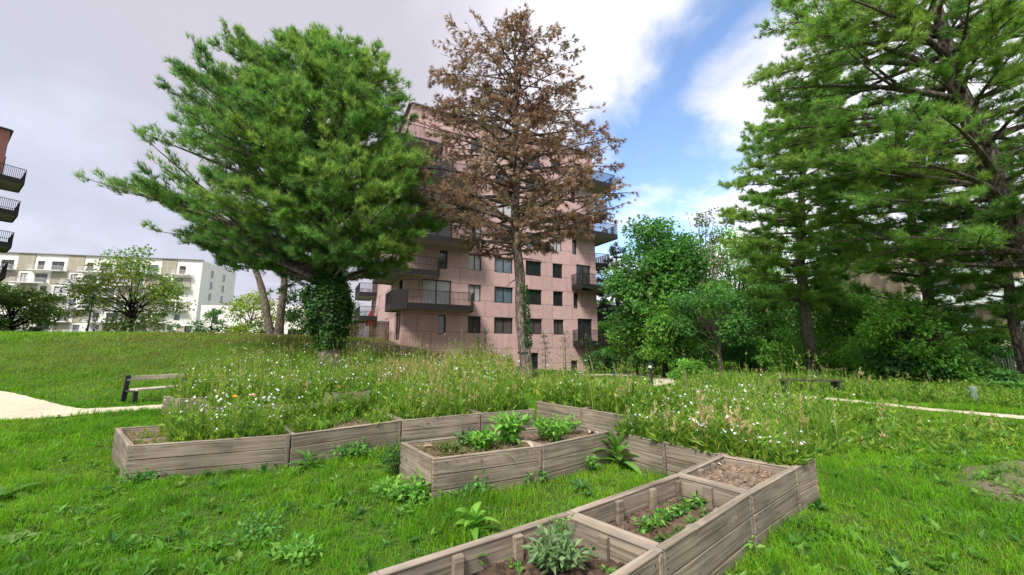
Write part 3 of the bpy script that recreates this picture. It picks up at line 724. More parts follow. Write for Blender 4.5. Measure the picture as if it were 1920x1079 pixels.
# ---- white apartment building far left -----------------------------------
WA = np.array(at_y(-90, 600, 81)[:2]); WB = np.array(at_y(367, 600, 90)[:2])
wang = math.atan2(*(WB-WA)[::-1]); wl = float(np.linalg.norm(WB-WA))
wb = tag(empty('apartment_building', (WA[0], WA[1], 2.0), wang), 'long white apartment building with beige panels beyond the grass mound', 'apartment building')
ph = 2.82; base = 2.15; acc = Acc(); ops = []; wwin = []; bpan = []; sl_ = []
topz = base+6*ph+.9
for fl_ in range(6):
    z = base+fl_*ph; s = -3.0+[2.5, 5.8, 1.0, 4.4, 0.5, 3.2][fl_]; 
    while s < wl-7.5:
        bw = 3.0; ww = 6.1
        s0, s1 = max(s, .0), s+bw
        if s1 > .5: bpan.append(((s0, -.14, z-.05), (s1, .0-.002, z+ph-.06 if fl_ < 5 else topz)))
        if s+bw > 0:
            a = s+bw+.55; wwin.append((a, a+1.25, z+.1, z+2.2)); a2 = s+bw+3.1; wwin.append((a2, a2+2.3, z+.1, z+2.2)); sl_.append((s+bw-.2, s+bw+ww-.2, z))
        s += bw+ww
    if fl_ % 2 == 1: wwin.append((wl-4.4, wl-3.3, z+.6, z+1.9))
    else: wwin.append((wl-5.6, wl-4.6, z+.1, z+2.1)); bpan.append(((wl-3.6, -.14, z), (wl-2.0, -.002, z+2.2)))
wwin = [w for w in wwin if w[0] > .1 and w[1] < wl-.3]
wallgrid(acc, 0, wl, -1, topz, wwin, ff, .3)
wallgrid(acc, 0, 16, -1, topz, [], lambda s, z, d: (wl-d, s, z)); wallgrid(acc, 0, 16, -1, topz, [], lambda s, z, d: (d, s, z))
acc.add([(0, 0, topz), (wl, 0, topz), (wl, 16, topz), (0, 16, topz)], [(0, 1, 2), (0, 2, 3)])
acc.build('wall', M['white'], wb); 
for lo, hi in bpan: bei = Acc(); box(bei, lo, hi); bei.build('beige_panel', M['beige'], wb)
acc = Acc(); obox(acc, (-.2, -.16, topz+.06), (wl+.2, -.16, topz+.06), .5, .14, (.25, .24, .23)); acc.build('roof_edge', M['paint'], wb)
for a, b, z0, z1 in wwin: window(wb, b-a-.008, z1-z0-.008, random.choice(['glass', 'glass_blue', 'curtain', 'glass']), (a+.004, .16, z0+.004), 0, (.22, .18, .15))
for a, b, z in sl_:
    a = max(a, .2); b = min(b, wl-2)
    if b-a > 1: balcony(wb, [(a, -1.25), (b, -1.25), (b, -.145), (a, -.145)], (0, 1, 3), z+.05, .95, .22, .2, (.7, .7, .7), metal=(.62, .63, .62), bar=.16)
for k, s in enumerate((4, 9.5)):
    for fl_ in range(6):
        w_ = window(wb, .9, 1.7, 'glass_blue', (wl+.03, s, base+fl_*ph+.3), PI/2, (.3, .3, .32))
# ---- low white building in the gap ----------------------------------------
la = np.array(at_y(372, 620, 72)[:2]); lb = np.array(at_y(640, 620, 74)[:2]); lang = math.atan2(*(lb-la)[::-1]); ll = float(np.linalg.norm(lb-la))
lw = tag(empty('low_building', (la[0], la[1], 2.0), lang), 'low white flat-roofed building behind the two bare pale trunks', 'building')
lops_ = [(4.6, 7.6, .3, 3.1), (2.2, 3.2, 3.9, 5.3), (11, 13, .4, 2.6), (16, 19, .4, 2.8)]
acc = Acc(); wallgrid(acc, 0, ll, -1, 7.3, lops_, ff); wallgrid(acc, 0, 10, -1, 7.3, [], lambda s, z, d: (d, s, z)); wallgrid(acc, 0, 10, -1, 7.3, [], lambda s, z, d: (ll-d, s, z))
acc.add([(0, 0, 7.3), (ll, 0, 7.3), (ll, 10, 7.3), (0, 10, 7.3)], [(0, 1, 2), (0, 2, 3)]); acc.build('wall', M['white'], lw)
for a, b, z0, z1 in lops_: window(lw, b-a-.008, z1-z0-.008, 'glass', (a+.004, .16, z0+.004), 0, (.20, .14, .10), (.25, .5, .75) if b-a > 2.5 else None)
# ---- red-brown block cut by the left edge -----------------------------------
ca = np.array(at_y(20, 246, 33.0)); eb = tag(empty('brick_block', (ca[0], ca[1], 0), math.radians(57)), 'red-brown panelled block at the left edge with black railed balconies', 'apartment building')
bh = ca[2]; acc = Acc()
for q in range(4):
    pts = [(-14, 0), (0, 0), (0, 12), (-14, 12)]; a, b = pts[q], pts[(q+1) % 4]
    acc.add([(*a, -1), (*b, -1), (*b, bh), (*a, bh)], [(0, 1, 2), (0, 2, 3)])
acc.add([(-14, 0, bh), (0, 0, bh), (0, 12, bh), (-14, 12, bh)], [(0, 1, 2), (0, 2, 3)]); acc.build('wall', M['brick'], eb)
acc = Acc(); obox(acc, (-14, -.02, bh+.05), (.06, -.02, bh+.05), .3, .12, DARK); obox(acc, (.02, -.05, bh+.05), (.02, 12, bh+.05), .3, .12, DARK); acc.build('roof_edge', M['paint'], eb)
for k, v in enumerate((340, 400, 460, 518, 580)):
    zb = at_y(30, v, 33)[2]+.22
    balcony(eb, [(-1.8, -1.5), (1.25, -.9), (1.25, 2.6), (.0, 2.6), (.0, 0), (-1.8, 0)], (0, 1, 2, 5), zb, 1.1, .46)
    window(eb, 1.6, 2.2, 'glass', (.03, .4, zb+.1), PI/2)
# ---- stone clad terraced building on the right -------------------------------
ra_ = np.array(at_y(1640, 560, 35)[:2]); rang = math.radians(-9)
rb = tag(empty('terraced_building', (ra_[0], ra_[1], 0), rang), 'stone tiled terraced building half hidden behind the right hand pines', 'apartment building')
acc = Acc()
lv = [(-.9, 2.2, 0, 30), (2.2, 5.2, 1.2, 30), (5.2, 8.2, 3.2, 30), (8.2, 11.4, 3.2, 30)]
rops_ = {1: [(6, 8.2, 2.9, 4.8), (11, 12.6, 3.2, 4.6)], 2: [(5.8, 8.0, 5.4, 7.5), (11.5, 13, 5.9, 7.3)], 3: [(5.0, 6.2, 9.0, 10.5), (9.4, 10.8, 8.9, 10.5), (13, 14.5, 8.9, 10.5)], 0: [(9.2, 11.8, -.6, 1.7), (13.0, 15, -.6, 1.7)]}
for i, (z0, z1, s0, s1) in enumerate(lv):
    yy = [0, .6, 1.2, 1.2][i]
    wallgrid(acc, s0, s1, z0, z1, rops_[i], lambda s, z, d: (s, yy+d, z))
    acc.add([(s0, yy, z0), (s0, yy+12, z0), (s0, yy+12, z1), (s0, yy, z1)], [(0, 1, 2), (0, 2, 3)])
    acc.add([(s0, yy, z1), (s1, yy, z1), (s1, yy+12, z1), (s0, yy+12, z1)], [(0, 1, 2), (0, 2, 3)])
acc.build('wall', M['stone'], rb)
for i in range(4):
    yy = [0, .6, 1.2, 1.2][i]
    for a, b, z0, z1 in rops_[i]: window(rb, b-a-.008, z1-z0-.008, 'glass_blue' if i else 'curtain', (a+.004, yy+.16, z0+.004), 0, (.45, .44, .41))
for a, b, z, dp in ((-.6, 7.5, 2.5, 1.7), (7.2, 13.5, .1, 1.6), (3.2, 10, 5.3, 1.2), (9.8, 14.5, 6.2, 1.8), (4.5, 9.5, 8.0, .9)):
    yy = .6 if z < 5 else 1.2
    balcony(rb, [(a, yy-dp-.6), (b, yy-dp-.6), (b, yy-.004), (a, yy-.004)], (0, 1, 3), z, 1.0, .12, .16, (.5, .5, .47), metal=(.5, .5, .48), glass='frost')
# ---- fence, pickets and parasol on the terrace by the pink block ----------------
fa = np.array(gp(655, 652)[:2]); 
def fence(name, label, pa, pb, hgt, kind, col):
    pa = np.array(pa); pb = np.array(pb); Ld = np.linalg.norm(pb-pa); d = (pb-pa)/Ld; g0 = float(terrain(*pa))
    root = tag(empty(name, (pa[0], pa[1], 0), math.atan2(d[1], d[0])), label, 'fence')
    acc = Acc(); k = int(Ld/(.085 if kind == 'slat' else .12)); rl_ = Acc(); po = []
    for i in range(k):
        x = Ld*(i+.5)/k; p = pa+d*x; g = float(terrain(*p))-.15; h = hgt*(1 if kind == 'slat' else random.uniform(.78, 1.08)); t = random.uniform(-.02, .02)
        c = np.array(col)*random.uniform(.7, 1.3); obox(acc, (x, 0, g), (x+t*(kind != 'slat'), 0, g+h+.15), .06 if kind == 'slat' else .035, .02, c)
    acc.build('slats' if kind == 'slat' else 'pickets', M['matte'], root)
    for zf in (.2, .85):
        pr = [(x, .03, float(terrain(*(pa+d*x)))+hgt*zf) for x in np.linspace(0, Ld, 8)]
        tube(rl_, pr, .02 if kind == 'slat' else .008, 4, np.array(col)*.7)
    rl_.build('rails', M['matte'], root)
    for x in np.linspace(.05, Ld-.05, max(2, int(Ld/2)+1)):
        acc = Acc(); g = float(terrain(*(pa+d*x))); bbox(acc, (x-.035, .04, g-.2), (x+.035, .11, g+hgt+.06), .006, np.array(col)*.8); acc.build('post', M['matte'], root)
    return root
B0 = PINK0
q1 = B0+E2*17-E1*3.2; q2 = B0+E2*6-E1*2.4; q3 = B0+E2*1.0-E1*1.9
fence('slat_fence', 'dark brown slatted terrace fence left of the pink block', at_y(655, 640, 37.5)[:2], at_y(727, 640, 36.0)[:2], 1.75, 'slat', (.07, .05, .04))
fence('picket_fence', 'rustic chestnut picket fence along the earth bank by the pink block', at_y(652, 640, 30.6)[:2], at_y(722, 640, 30.2)[:2], 1.15, 'picket', (.30, .21, .11))
fence('picket_fence', 'sparse low chestnut pickets under the pink block corner balcony', at_y(724, 640, 30.0)[:2], at_y(792, 640, 29.6)[:2], .95, 'picket', (.26, .18, .11))
ux, uy, _ = at_y(694, 600, 44); uz = float(terrain(ux, uy))
um = tag(empty('parasol', (ux, uy, uz)), 'small closed red parasol on the terrace behind the dark slatted fence', 'parasol')
acc = Acc(); tube(acc, [(0, 0, 0), (0, 0, 3.4)], .03, 6, (.5, .5, .5)); acc.build('pole', M['paint'], um)
acc = Acc(); tube(acc, [(0, 0, 1.6), (0, 0, 1.9), (0, 0, 2.7), (0, 0, 3.35)], [.42, .45, .3, .05], 9, (.55, .06, .07)); acc.build('canopy', M['matte'], um)
# ------------------------------------------------------------------ trees
NG = [(.105, .225, .072), (.17, .36, .095), (.245, .43, .10), (.33, .47, .105)]
_seed = 40
def bezier(p0, p1, p2, n):
    t = np.linspace(0, 1, n)[:, None]; return (1-t)**2*p0+2*t*(1-t)*p1+t*t*p2
def pine(name, label, trunk, env, nb, cols=NG, pcol=None, rise=.35, droop=.0, tufts=5, twigs=13, k=15, L=.26, w=.022, spread=.75, zlow=None, inner=.25, rb=None, leafmat='needle', barkm='bark', cat='pine tree', group=None, tuft_up=.35, bark_col=1., tip_up=.12, stubs=0, gapf=0., arch=0., shrink=.3, sub=3, yshrink=False, sq=2.0):
    """trunk: list (x, y, z, r); env: rows (z, reach left, reach right)"""
    global rng, _seed
    _seed += 1; random.seed(_seed); rng = np.random.default_rng(_seed)
    tr = np.array(trunk, float); base = tr[0, :3]
    ev = np.array(env, float); ev = ev[np.argsort(ev[:, 0])]
    root = tag(empty(name, base), label, cat, group)
    tx = lambda z: np.array([np.interp(z, tr[:, 2], tr[:, i]) for i in (0, 1, 3)])
    # trunk with slight wobble, flared foot
    zz_ = np.linspace(tr[0, 2]-.3, tr[-1, 2], 34); P = np.array([[*tx(z)[:2], z] for z in zz_]); R = np.array([tx(z)[2] for z in zz_])
    R = R*(1+.45*np.exp(-(zz_-tr[0, 2])/.45)); P[:, 0] += .06*np.sin(zz_*1.3+1)*(zz_-tr[0, 2] > 0); 
    at = Acc(); tube(at, P, R*(1+.05*np.sin(zz_*5)), 14, (1, 1, 1)); at.build('trunk', M[barkm], root, smooth=True, origin=base).location = (0, 0, 0)
    limb = Acc(); fol = Acc()
    zb, zt = ev[0, 0], ev[-1, 0]; zlow = zlow if zlow is not None else zb
    pts, axs, cl = [], [], []
    H = zt-zb
    for i in range(nb):
        f = ((i+.5)/nb); z = zb+H*(1-(1-f)**1.0); az = i*2.399963+random.uniform(-.35, .35)
        xl, xr = np.interp(z, ev[:, 0], ev[:, 1]), np.interp(z, ev[:, 0], ev[:, 2])
        ry = rb*max(xl, xr) if rb else .72*(xl+xr)/2
        a = xr if math.cos(az) > 0 else xl
        ry *= .62 if math.sin(az) < 0 else 1
        a *= 1+.22*min(0, math.sin(az)) if yshrink else 1
        Rr = (abs(math.cos(az)/max(a, .05))**sq+abs(math.sin(az)/max(ry, .05))**sq)**(-1/sq)
        Rr *= random.uniform(.86, 1.03) if random.random() > inner else random.uniform(.35, .75)
        Rr = max(.12, Rr-shrink)
        c = tx(z); tip = np.array((c[0]+math.cos(az)*Rr, c[1]+math.sin(az)*Rr, z))
        za = min(max(z-rise*Rr*random.uniform(.75, 1.2), zlow), tr[-1, 2]-.15); c0 = tx(za); A0 = np.array((c0[0], c0[1], za))
        d = tip-A0; Lb = np.linalg.norm(d)
        if Lb < .25: continue
        mid = A0+d*.5+np.array((0, 0, (arch-droop)*Lb+.10*Lb*(rise < .2)))+rng.normal(size=3)*.05*Lb
        end = tip+np.array((0, 0, tip_up*Lb*random.random()*(1-.8*f)))
        B = bezier(A0, mid, end, 8); r0 = min(c0[2]*.55, .028+.018*Lb); rad = r0*(1-.88*np.linspace(0, 1, 8))
        tube(limb, B, rad, 5)
        hue = pick(cols, 1, pcol)[0]
        dh = norm(end-mid)
        todo = [(B, Lb, dh)]
        if Lb > 2.2:                                   # limbs fork into side limbs, up, down and sideways
            for _ in range(int(sub*min(1.6, Lb/5))):
                t = random.uniform(.30, .80); q = t*7; i0 = min(int(q), 6); p = B[i0]+(B[i0+1]-B[i0])*(q-i0)
                lat = norm(np.cross(dh, (0, 0, 1)))
                dv = norm(dh*random.uniform(.5, 1)+lat*random.choice((-1, 1))*random.uniform(.25, .9)+np.array((0, 0, 1))*random.uniform(-.30, .55))
                l2 = Lb*(1.0-t)*random.uniform(.5, .95)+.25
                B2 = bezier(p, p+dv*l2*.5+np.array((0, 0, (.3*arch-droop)*l2)), p+dv*l2+np.array((0, 0, .06*l2)), 8)
                tube(limb, B2, np.linspace(rad[i0]*.6, .010, 8), 4, cap=False); todo.append((B2, l2, dv))
        for Bx, Lx, dx in todo:
            main = Bx is B
            nt_ = max(4, int(twigs*(.45+.55*min(1, Lx/5))*max(1, Lx/5.5)*(1 if main else .62)))
            for j in range(nt_):
                t = random.uniform(.28 if main else .15, 1.0) if Lx > 1.2 else random.uniform(.1, 1)
                if j == 0: t = 1.
                q = t*7; i0 = min(int(q), 6); p = Bx[i0]+(Bx[i0+1]-Bx[i0])*(q-i0)
                lat = np.cross(dx, (0, 0, 1)); sgn = random.choice((-1, 1))
                dv = norm(dx*random.uniform(.4, 1)+lat*sgn*random.uniform(.1, 1.1)*(t < .99)+np.array((0, 0, 1))*random.uniform(-.15+tuft_up*.3-droop, .25+tuft_up))
                lt = (.14*min(Lx, 6)*(1.15-t)+.38)*random.uniform(.6, 1.15)
                e = p+dv*lt; m_ = p+dv*lt*.5+np.array((0, 0, -.06*lt*(1+4*droop)))
                tw = bezier(p, m_, e, 4); tube(limb, tw, [.016, .013, .010, .006], 3, cap=False)
                if random.random() < gapf: continue
                nf = max(2, int(tufts*random.uniform(.7, 1.3)))
                s = np.concatenate([[1.], rng.uniform(.25, 1., nf-1)])[:, None]
                pp = (1-s)**2*p+2*s*(1-s)*m_+s*s*e+rng.normal(size=(nf, 3))*.07
                aa = norm(dv*.75+np.array((0, 0, tuft_up))+rng.normal(size=(nf, 3))*.38)
                pts.append(pp); axs.append(aa); cl.append(hue*(.55+.75*rng.random((nf, 1)))*.6+pick(cols, nf, pcol)*.4)
    for _ in range(stubs):
        z = random.uniform(tr[0, 2]+3, zb+H*.5); c = tx(z); az = random.uniform(0, 2*PI); l_ = random.uniform(.5, 2.2)
        tube(limb, bezier(np.array((c[0], c[1], z)), np.array((c[0]+math.cos(az)*l_*.5, c[1]+math.sin(az)*l_*.5, z+.1)), np.array((c[0]+math.cos(az)*l_, c[1]+math.sin(az)*l_, z-.2)), 5), [.04, .035, .025, .018, .01], 4)
    pts = np.concatenate(pts); axs = np.concatenate(axs); cl = np.concatenate(cl)
    needles(fol, pts, axs, k, L, w, spread, cl)
    limb.build('branches', M[barkm if bark_col else 'bark_dark'], root, smooth=True, origin=base).location = (0, 0, 0)
    fol.build('crown', M[leafmat], root, origin=base).location = (0, 0, 0)
    return root
def env_px(rows, Y, uc):
    """pixel rows (v, uleft, uright) at distance Y -> (z, left, right) about the trunk line x at column uc(v)"""
    o = []
    for v, ul, ur in rows:
        z = at_y(ul, v, Y)[2]; xc_ = at_y(uc(v) if callable(uc) else uc, v, Y)[0]
        o.append((z, max(.05, xc_-at_y(ul, v, Y)[0]), max(.05, at_y(ur, v, Y)[0]-xc_)))
    return o
def trunk_px(rows, Y):
    return [(*at_y(u, v, Y), r) for u, v, r in rows]
# big green pine
bp = gp(618, 692); Yb = bp[1]
trk = trunk_px([(618, 692, .46), (618, 640, .44), (617, 560, .42), (617, 500, .38), (618, 420, .30), (612, 330, .22), (604, 240, .16), (592, 150, .10), (582, 45, .03)], Yb)
ucb = lambda v: np.interp(v, [45, 150, 240, 330, 420, 700], [582, 592, 604, 612, 618, 618])
envb = env_px([(52, 565, 598), (76, 480, 670), (105, 415, 735), (130, 385, 785), (200, 285, 785), (280, 232, 808), (345, 198, 835), (400, 215, 845), (440, 270, 840), (480, 335, 810), (510, 400, 750)], Yb, ucb)
pine('big_pine', 'big green pine with a broad dense crown and an ivy wrapped trunk', trk, [(a, b_, c*1.03) for a, b_, c in envb], 270, sub=3.4, yshrink=True, shrink=.8, sq=2.8, rise=.34, zlow=at_y(617, 540, Yb)[2], tufts=8, twigs=20, k=17, L=.26, w=.018, inner=.40, gapf=.10, rb=.66, arch=.10, stubs=2)
# ivy round its trunk
acc = Acc(); n = 6500; z0, z1 = at_y(618, 652, Yb)[2], at_y(618, 440, Yb)[2]
zz_ = z0+(z1-z0)*rng.random(n)**1.15; th = rng.random(n)*2*PI; tt = (zz_-z0)/(z1-z0)
rad = (.50+.46*np.exp(-((tt-.30)/.18)**2)+.26*np.exp(-((tt-.5)/.12)**2))*(.55+.95*fnoise(th*1.6+10, zz_*1.3))*(.80+.25*rng.random(n)); rad *= np.where(tt > .62, .75, 1); rad = np.maximum(rad*.86, .47)
keepm = rng.random(n) < np.where(tt > .7, .35, 1); zz_, th, rad, tt = zz_[keepm], th[keepm], rad[keepm], tt[keepm]; n = len(th)
cx_ = np.interp(zz_, [t[2] for t in trk], [t[0] for t in trk]); Pv = np.stack([cx_+rad*np.cos(th), Yb+rad*np.sin(th), zz_], 1)
Av = norm(np.stack([np.cos(th), np.sin(th), -.7+0*th], 1)+rng.normal(size=(n, 3))*.5)
leaves(acc, Pv, Av, norm(np.stack([np.cos(th), np.sin(th), .6+0*th], 1)+rng.normal(size=(n, 3))*.3), .16*(.6+.7*rng.random(n)), .15, jit(pick([(.03, .085, .022), (.055, .14, .034), (.085, .19, .045)], n), n))
vine = Acc()
for q in range(7):
    a0 = q*.9; zs = np.linspace(z0-.5, z1, 12); tube(vine, [(float(np.interp(z, [t[2] for t in trk], [t[0] for t in trk]))+.47*math.cos(a0+z*.25), Yb+.47*math.sin(a0+z*.25), z) for z in zs], .022, 4)
iv = tag(empty('ivy', (bp[0], Yb, bp[2])), 'dense dark ivy bulging round the trunk of the big green pine', 'ivy')
acc.build('foliage', M['leaf'], iv, origin=(bp[0], Yb, bp[2])).location = (0, 0, 0); vine.build('stem', M['bark_dark'], iv, origin=(bp[0], Yb, bp[2])).location = (0, 0, 0)
# dying brown pine
dp_ = gp(986, 716); Yd = dp_[1]
trd = trunk_px([(986, 716, .31), (982, 640, .28), (976, 560, .26), (969, 470, .24), (966, 380, .21), (966, 290, .17), (966, 200, .12), (967, 120, .075), (968, 25, .02)], Yd)
ucd = lambda v: np.interp(v, [25, 380, 470, 560, 640, 716], [968, 966, 969, 976, 982, 986])
envd = env_px([(42, 950, 998), (62, 945, 1010), (80, 850, 1045), (110, 838, 1078), (150, 826, 1090), (180, 815, 1112), (225, 808, 1125), (255, 800, 1150), (300, 790, 1168), (350, 785, 1172), (400, 782, 1160), (430, 795, 1120), (452, 840, 1095), (470, 900, 1040)], Yd, ucd)
BR = [(.29, .165, .105), (.43, .29, .195), (.54, .42, .31), (.14, .085, .06), (.20, .21, .08)]
dz0 = at_y(975, 500, Yd)[2]
pine('dying_pine', 'tall dying pine with sparse brown needles in front of the pink block', trd, [(a, b*1.16, c*1.08) for a, b, c in envd], 150, cols=BR, pcol=[.26, .28, .24, .12, .10], rise=.12, droop=.05, tufts=4, twigs=18, k=18, L=.22, w=.025, spread=.7, inner=.22, rb=.85, leafmat='dead', tuft_up=-.25, tip_up=.10, zlow=dz0, stubs=9, gapf=.18, shrink=.05)
# ivy sleeve and black strap on its trunk
acc = Acc(); n = 500; zz_ = rng.uniform(at_y(984, 650, Yd)[2], at_y(975, 535, Yd)[2], n); th = rng.uniform(-1.5, .9, n); tx_ = np.interp(zz_, [t[2] for t in trd], [t[0] for t in trd])
rd_ = .31+.07*rng.random(n); leaves(acc, np.stack([tx_+rd_*np.cos(th), Yd+rd_*np.sin(th), zz_], 1), norm(np.stack([np.cos(th), np.sin(th), -.8+0*th], 1)+rng.normal(size=(n, 3))*.4), np.tile((.3, -.5, .6), (n, 1)), .11, .10, jit(pick([(.04, .11, .025), (.07, .16, .04)], n), n))
tag(acc.build('ivy', M['leaf'], origin=(dp_[0], Yd, dp_[2])), 'thin ivy climbing the right side of the dying pine trunk', 'ivy')
acc = Acc(); zt_ = at_y(983, 662, Yd)[2]; xt_ = at_y(983, 662, Yd)[0]; tube(acc, [(xt_, Yd, zt_-.05), (xt_, Yd, zt_+.05)], .315, 16, (.03, .03, .03)); tag(acc.build('strap', M['paint'], origin=(xt_, Yd, zt_)), 'black strap tied round the dying pine trunk', 'strap')
NR = [(.13, .27, .065), (.20, .39, .085), (.27, .46, .095), (.34, .48, .10)]
# right hand pines
Y3 = 14.5; b3 = at_y(2045, 745, Y3); g3 = float(terrain(b3[0], Y3))
trr = [(b3[0]+.05, Y3, g3, .46)]+trunk_px([(1995, 600, .42), (1893, 400, .38), (1823, 233, .33), (1790, 150, .27), (1762, 47, .2), (1742, -60, .11), (1735, -170, .03)], Y3)
e3 = [(trr[-1][2], .3, .3), (20.5, 4, 3), (18, 6, 5), (15.5, 7.2, 5.5), (13, 8.0, 6.2), (11.0, 8.2, 6.6), (9.3, 7.7, 7), (7.6, 6.8, 7.4), (6.3, 6.4, 7.2), (5.0, 5.2, 6.5)]
pine('tall_pine', 'tall dark-limbed pine at the right edge with layered open branches', trr, e3, 140, sq=2.4, cols=NR, rise=.10, droop=.02, tufts=7, twigs=20, k=18, L=.26, w=.018, inner=.33, rb=.85, tuft_up=.25, tip_up=.12, zlow=4.6, stubs=8)
b2_ = gp(1524, 692); Y2_ = b2_[1]
Y2_ = min(Y2_, 25.)
b2_ = (*at_y(1524, 692, Y2_)[:2], float(terrain(*at_y(1524, 692, Y2_)[:2])))
trm = [(b2_[0], Y2_, b2_[2], .34)]+trunk_px([(1512, 600, .31), (1503, 520, .27), (1500, 430, .22), (1506, 330, .16), (1525, 240, .1), (1550, 140, .03)], Y2_)
e2_ = env_px([(135, 1535, 1575), (170, 1480, 1640), (230, 1425, 1660), (270, 1400, 1660), (320, 1375, 1660), (380, 1362, 1660), (440, 1358, 1650), (500, 1372, 1640), (560, 1400, 1620), (590, 1420, 1610)], Y2_, lambda v: np.interp(v, [140, 240, 330, 430, 700], [1550, 1525, 1506, 1500, 1520]))
pine('slender_pine', 'pine with a straight bare lower trunk among the right hand thicket', trm, e2_, 140, sq=2.4, barkm='bark_light', cols=NR, rise=.12, droop=.04, tufts=7, twigs=20, k=16, L=.32, w=.026, inner=.4, rb=.75, tuft_up=.2, zlow=at_y(1505, 560, Y2_)[2])
Y4 = 19.; x4 = at_y(1745, 600, Y4)[0]; g4 = float(terrain(x4, Y4))
tr4 = [(x4, Y4, g4, .26), (x4+.1, Y4, 5, .2), (x4-.1, Y4, 9, .12), (x4, Y4, 12.2, .03)]
e4 = env_px([(230, 1700, 1790), (280, 1660, 1850), (340, 1600, 1900), (400, 1570, 1930), (450, 1560, 1950), (520, 1580, 1960), (570, 1600, 1960), (625, 1610, 1900)], Y4, 1745)
pine('young_pine', 'lower bushy pine between the two right hand pines, before the stone building', tr4, e4, 60, cols=[(.14, .30, .07), (.20, .38, .08), (.28, .42, .085)], gapf=.15, rise=.12, droop=.05, tufts=7, twigs=18, k=13, L=.30, w=.028, inner=.3, rb=.6, tuft_up=.2, zlow=g4+1.2)
Y5 = 16.5; x5 = at_y(1900, 600, Y5)[0]; g5 = float(terrain(x5, Y5))
pine('young_pine', 'light green pine boughs at the right edge hiding part of the stone building', [(x5, Y5, g5, .2), (x5+.1, Y5, 4.5, .15), (x5, Y5, 8.6, .03)], env_px([(330, 1870, 1940), (390, 1800, 1980), (450, 1770, 2000), (510, 1790, 1990), (560, 1800, 1980), (620, 1830, 1980)], Y5, 1900), 42, cols=[(.14, .30, .07), (.20, .38, .08), (.28, .42, .085)], gapf=.1, rise=.12, droop=.05, tufts=8, twigs=20, k=14, L=.26, w=.022, inner=.3, rb=.6, tuft_up=.2, zlow=g5+1.0)
# two bare pale trunks leaning apart left of the big pine
Yp = 24.5
for lab, pts_ in (('pale bare trunk leaning left behind the big pine', [(512, 640, .24), (498, 575, .21), (482, 515, .18), (462, 450, .13), (452, 415, .06)]), ('pale straight trunk with thin light bark beside the leaning one', [(524, 640, .25), (528, 575, .22), (534, 500, .19), (541, 430, .14), (546, 390, .05)])):
    t_ = trunk_px(pts_, Yp); zt_ = t_[-1][2]
    pine('pale_pine', lab, t_, [(zt_-1.9, 1.2, 1.2), (zt_-.8, 2.0, 1.8), (zt_+.3, .5, .5)], 14, rise=.3, tufts=5, twigs=9, k=12, L=.30, w=.03, barkm='bark_light', zlow=zt_-3, stubs=4)
# pine behind the right end of the pink block
Y6 = 56; x6 = at_y(1160, 600, Y6)[0]; g6 = float(terrain(x6, Y6))
pine('far_pine', 'bluish far pine seen behind the right side balconies of the pink block', [(x6, Y6, g6, .4), (x6, Y6, 8, .3), (x6, Y6, 17, .05)], [(3, 3.2, 3.2), (8, 4.6, 4.6), (13, 3.6, 3.6), (17, .6, .6)], 60, rise=.1, tufts=4, twigs=10, k=10, L=.6, w=.07, cols=[(.03, .065, .04), (.05, .09, .05)])
